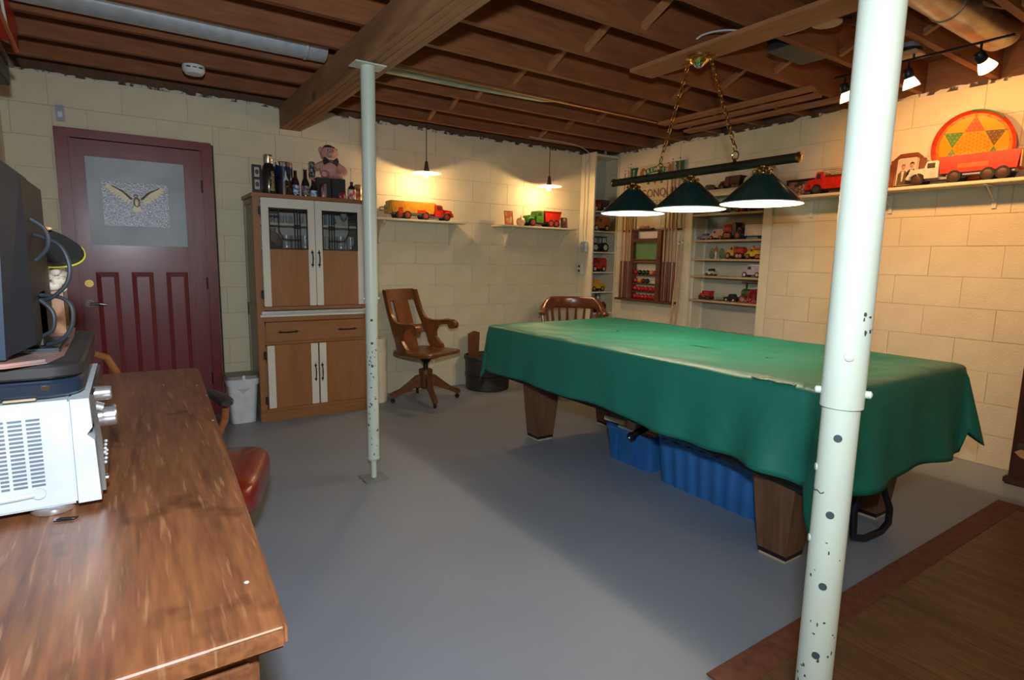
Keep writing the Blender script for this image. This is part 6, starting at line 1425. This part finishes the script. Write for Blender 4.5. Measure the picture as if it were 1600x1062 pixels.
# scroll photo frame
t = thing('scroll_photo_frame', 'brown scroll edged frame with photo of two people beside the semi truck', 'picture', (4.54, 1.90, ZS), -G_)
Tt = Matrix.Rotation(-.10, 4, 'X')
out = []
half = [(.0, .245), (.055, .243), (.085, .215), (.092, .205), (.108, .200), (.105, .180), (.118, .165), (.112, .145), (.122, .125), (.117, .105), (.128, .085), (.122, .065), (.134, .045), (.130, .025), (.140, .010), (.140, .0)]
poly = half+[(-x, z) for x, z in reversed(half[1:])]
M_fr = wood('carved_frame_wood', (.22, .062, .018), (.13, .035, .010), 'x', 4, .3, .4)
P('carved_frame', M_fr, t, lambda b: b.prism(poly, .0, .014, 'xz', T=Tt), local=True)
P('frame_moulding', M_fr, t, lambda b: b.tube([Tt @ Vector(p) for p in ((-.068, -.002, .022), (-.068, -.002, .205), (-.05, -.002, .218), (.05, -.002, .218), (.068, -.002, .205), (.068, -.002, .022))], .006, 8, closed=True), local=True)
P('photo', flat('photo_backdrop', (.55, .48, .42), .35), t, lambda b: b.box(-.062, .062, -.002, .0005, .025, .212, T=Tt), local=True)
for (x, sc_, hc, jc) in ((-.022, 1, (.30, .14, .06), (.13, .10, .035)), (.030, 1.06, (.05, .025, .015), (.015, .015, .02))):
    P('printed_person', tm(jc), t, lambda b: b.prism([(x-.030, .028), (x+.030, .028), (x+.029, .105*sc_), (x+.012, .125*sc_), (x-.012, .125*sc_), (x-.029, .105*sc_)], -.0032, -.0018, 'xz', T=Tt), local=True)
    P('printed_shirt', tm((.65, .60, .52)), t, lambda b: b.prism([(x-.003, .05), (x+.003, .05), (x+.009, .122*sc_), (x-.009, .122*sc_)], -.0040, -.0030, 'xz', T=Tt), local=True)
    P('printed_face', tm((.55, .27, .17)), t, lambda b: b.ball((0, 0, 0), .0145, 12, T=Tt @ Matrix.Translation((x, -.003, .148*sc_)) @ Matrix.Diagonal((.85, .10, 1.15, 1))), local=True)
    P('printed_hair', tm(hc), t, lambda b: b.prism([(x-.0135, .150*sc_), (x-.011, .166*sc_), (x, .172*sc_), (x+.011, .166*sc_), (x+.0135, .150*sc_), (x+.008, .160*sc_), (x-.008, .160*sc_)], -.0052, -.0044, 'xz', T=Tt), local=True)
t = toy_truck('white cab toy semi truck with long red trailer before the star game board', (4.47, 1.545, ZS), G_, .60, (.62, .58, .50), 'semi', (.62, .025, .010), h=.165, w=.115, hub=(.08, .03, .02))
P('trailer_lettering_panel', tm((.50, .10, .02)), t, lambda b: b.box(-.15, .01, .0578, .0590, .085, .115), local=True)
# star game board
t = thing('game_board', 'round yellow star patterned marble game board with orange red rim on the shelf', 'game board', (4.56, 1.515, ZS))
RB = .226
Tb = Matrix.Translation((4.552, 1.535, ZS+RB+.004)) @ Matrix.Rotation(R_(-12), 4, 'Y') @ Matrix.Rotation(-G_, 4, 'Y') @ Matrix.Rotation(R_(-4), 4, 'Z')
# local: z toward the room (-X); local x up, local y ... lateral
M_by = pm('board_yellow', (.70, .34, .012), (.62, .27, .010), 5, .25, coat=.4); M_bo = pm('board_orange', (.62, .20, .015), (.52, .12, .01), 14, .25, coat=.4, lo=.4, hi=.5); M_br = tm((.50, .05, .012))
P('board_disc', M_by, t, lambda b: b.lathe([(0, 0), (RB*.82, 0), (RB*.82, .0008), (RB*.825, .0008)], (0, 0, 0), 64, T=Tb))
P('orange_ring', M_bo, t, lambda b: b.lathe([(RB*.82, .0006), (RB*.90, .0006), (RB*.90, -.002)], (0, 0, 0), 64, T=Tb, caps=False)); P('red_rim', M_br, t, lambda b: b.lathe([(RB*.895, .0006), (RB*.975, .010), (RB, .016), (RB*.995, .010), (RB*.90, -.004), (0, -.004)], (0, 0, 0), 64, T=Tb, caps=False))
P('green_rim_patch', tm((.05, .16, .05)), t, lambda b: b.tube([Tb @ Vector((RB*.985*math.cos(R_(a)), RB*.985*math.sin(R_(a)), .013)) for a in range(-42, 8, 6)], .0055, 6))
om = P('orange_mottle', tm((.55, .12, .02)), t, lambda b: [b.ball((0, 0, 0), .010, 10, T=Tb @ Matrix.Translation((RB*.86*math.cos(R_(a)), RB*.86*math.sin(R_(a)), .0006)) @ Matrix.Diagonal((1, 1, .04, 1))) for a in range(0, 360, 20)]); om['kind'] = 'stuff'
ST = RB*.84
for k, c in enumerate(((.55, .10, .02), (.10, .24, .04), (.20, .28, .06), (.45, .12, .02), (.10, .24, .04), (.16, .09, .025))):
    a = R_(60*k)
    tip = (ST*math.cos(a), ST*math.sin(a)); ri = ST/math.sqrt(3)
    p1 = (ri*math.cos(a+math.pi/6), ri*math.sin(a+math.pi/6)); p2 = (ri*math.cos(a-math.pi/6), ri*math.sin(a-math.pi/6))
    s = P('star_point', tm(c), t, lambda b: b.add([(tip[0], tip[1], .0014), (p1[0], p1[1], .0014), (p2[0], p2[1], .0014), (tip[0], tip[1], .0006), (p1[0], p1[1], .0006), (p2[0], p2[1], .0006)], [(0, 1, 2), (5, 4, 3), (0, 3, 4, 1), (1, 4, 5, 2), (2, 5, 3, 0)], True, Tb))
    def holes(b):
        for i in range(4):
            for j in range(i+1):
                f = (i+.55)/4.2; q = (j+.5)/(i+1)
                bx = tip[0]*(1-f)+(p1[0]*q+p2[0]*(1-q))*f; by = tip[1]*(1-f)+(p1[1]*q+p2[1]*(1-q))*f
                b.lathe([(.0035, 0), (.0035, .0006), (0, .0006)], (bx, by, .0014), 8, T=Tb)
    hh = P('marble_holes', tm(tuple(min(1, x*1.6+.08) for x in c)), s, holes); hh['kind'] = 'stuff'
def lines(b):
    rh = ST/math.sqrt(3)*.99; hgt = rh*math.cos(math.pi/6)
    for k in range(3):
        a = R_(60*k)
        for i in range(-4, 5):
            d = hgt*i/4.6; L = rh*(1-abs(i)/9.2)
            cx, cy = d*math.cos(a+math.pi/2+R_(0)), d*math.sin(a+math.pi/2)
            dx, dy = math.cos(a)*L, math.sin(a)*L
            b.tube([Tb @ Vector((cx-dx*.97, cy-dy*.97, .0009)), Tb @ Vector((cx+dx*.97, cy+dy*.97, .0009))], .0006, 4)
gl = P('grid_lines', tm((.42, .16, .02)), t, lines); gl['kind'] = 'stuff'
def dots(b):
    rh = ST/math.sqrt(3)*.9
    for i in range(-4, 5):
        for j in range(-4, 5):
            if abs(i+j) <= 4: b.lathe([(.0026, 0), (.0026, .0008), (0, .0008)], ((i+j/2)*rh/4.4*1.0, j*rh/4.4*.866, .0008), 7, T=Tb @ Matrix.Rotation(R_(0), 4, 'Z'))
dd = P('grid_dots', tm((.35, .13, .02)), t, dots); dd['kind'] = 'stuff'
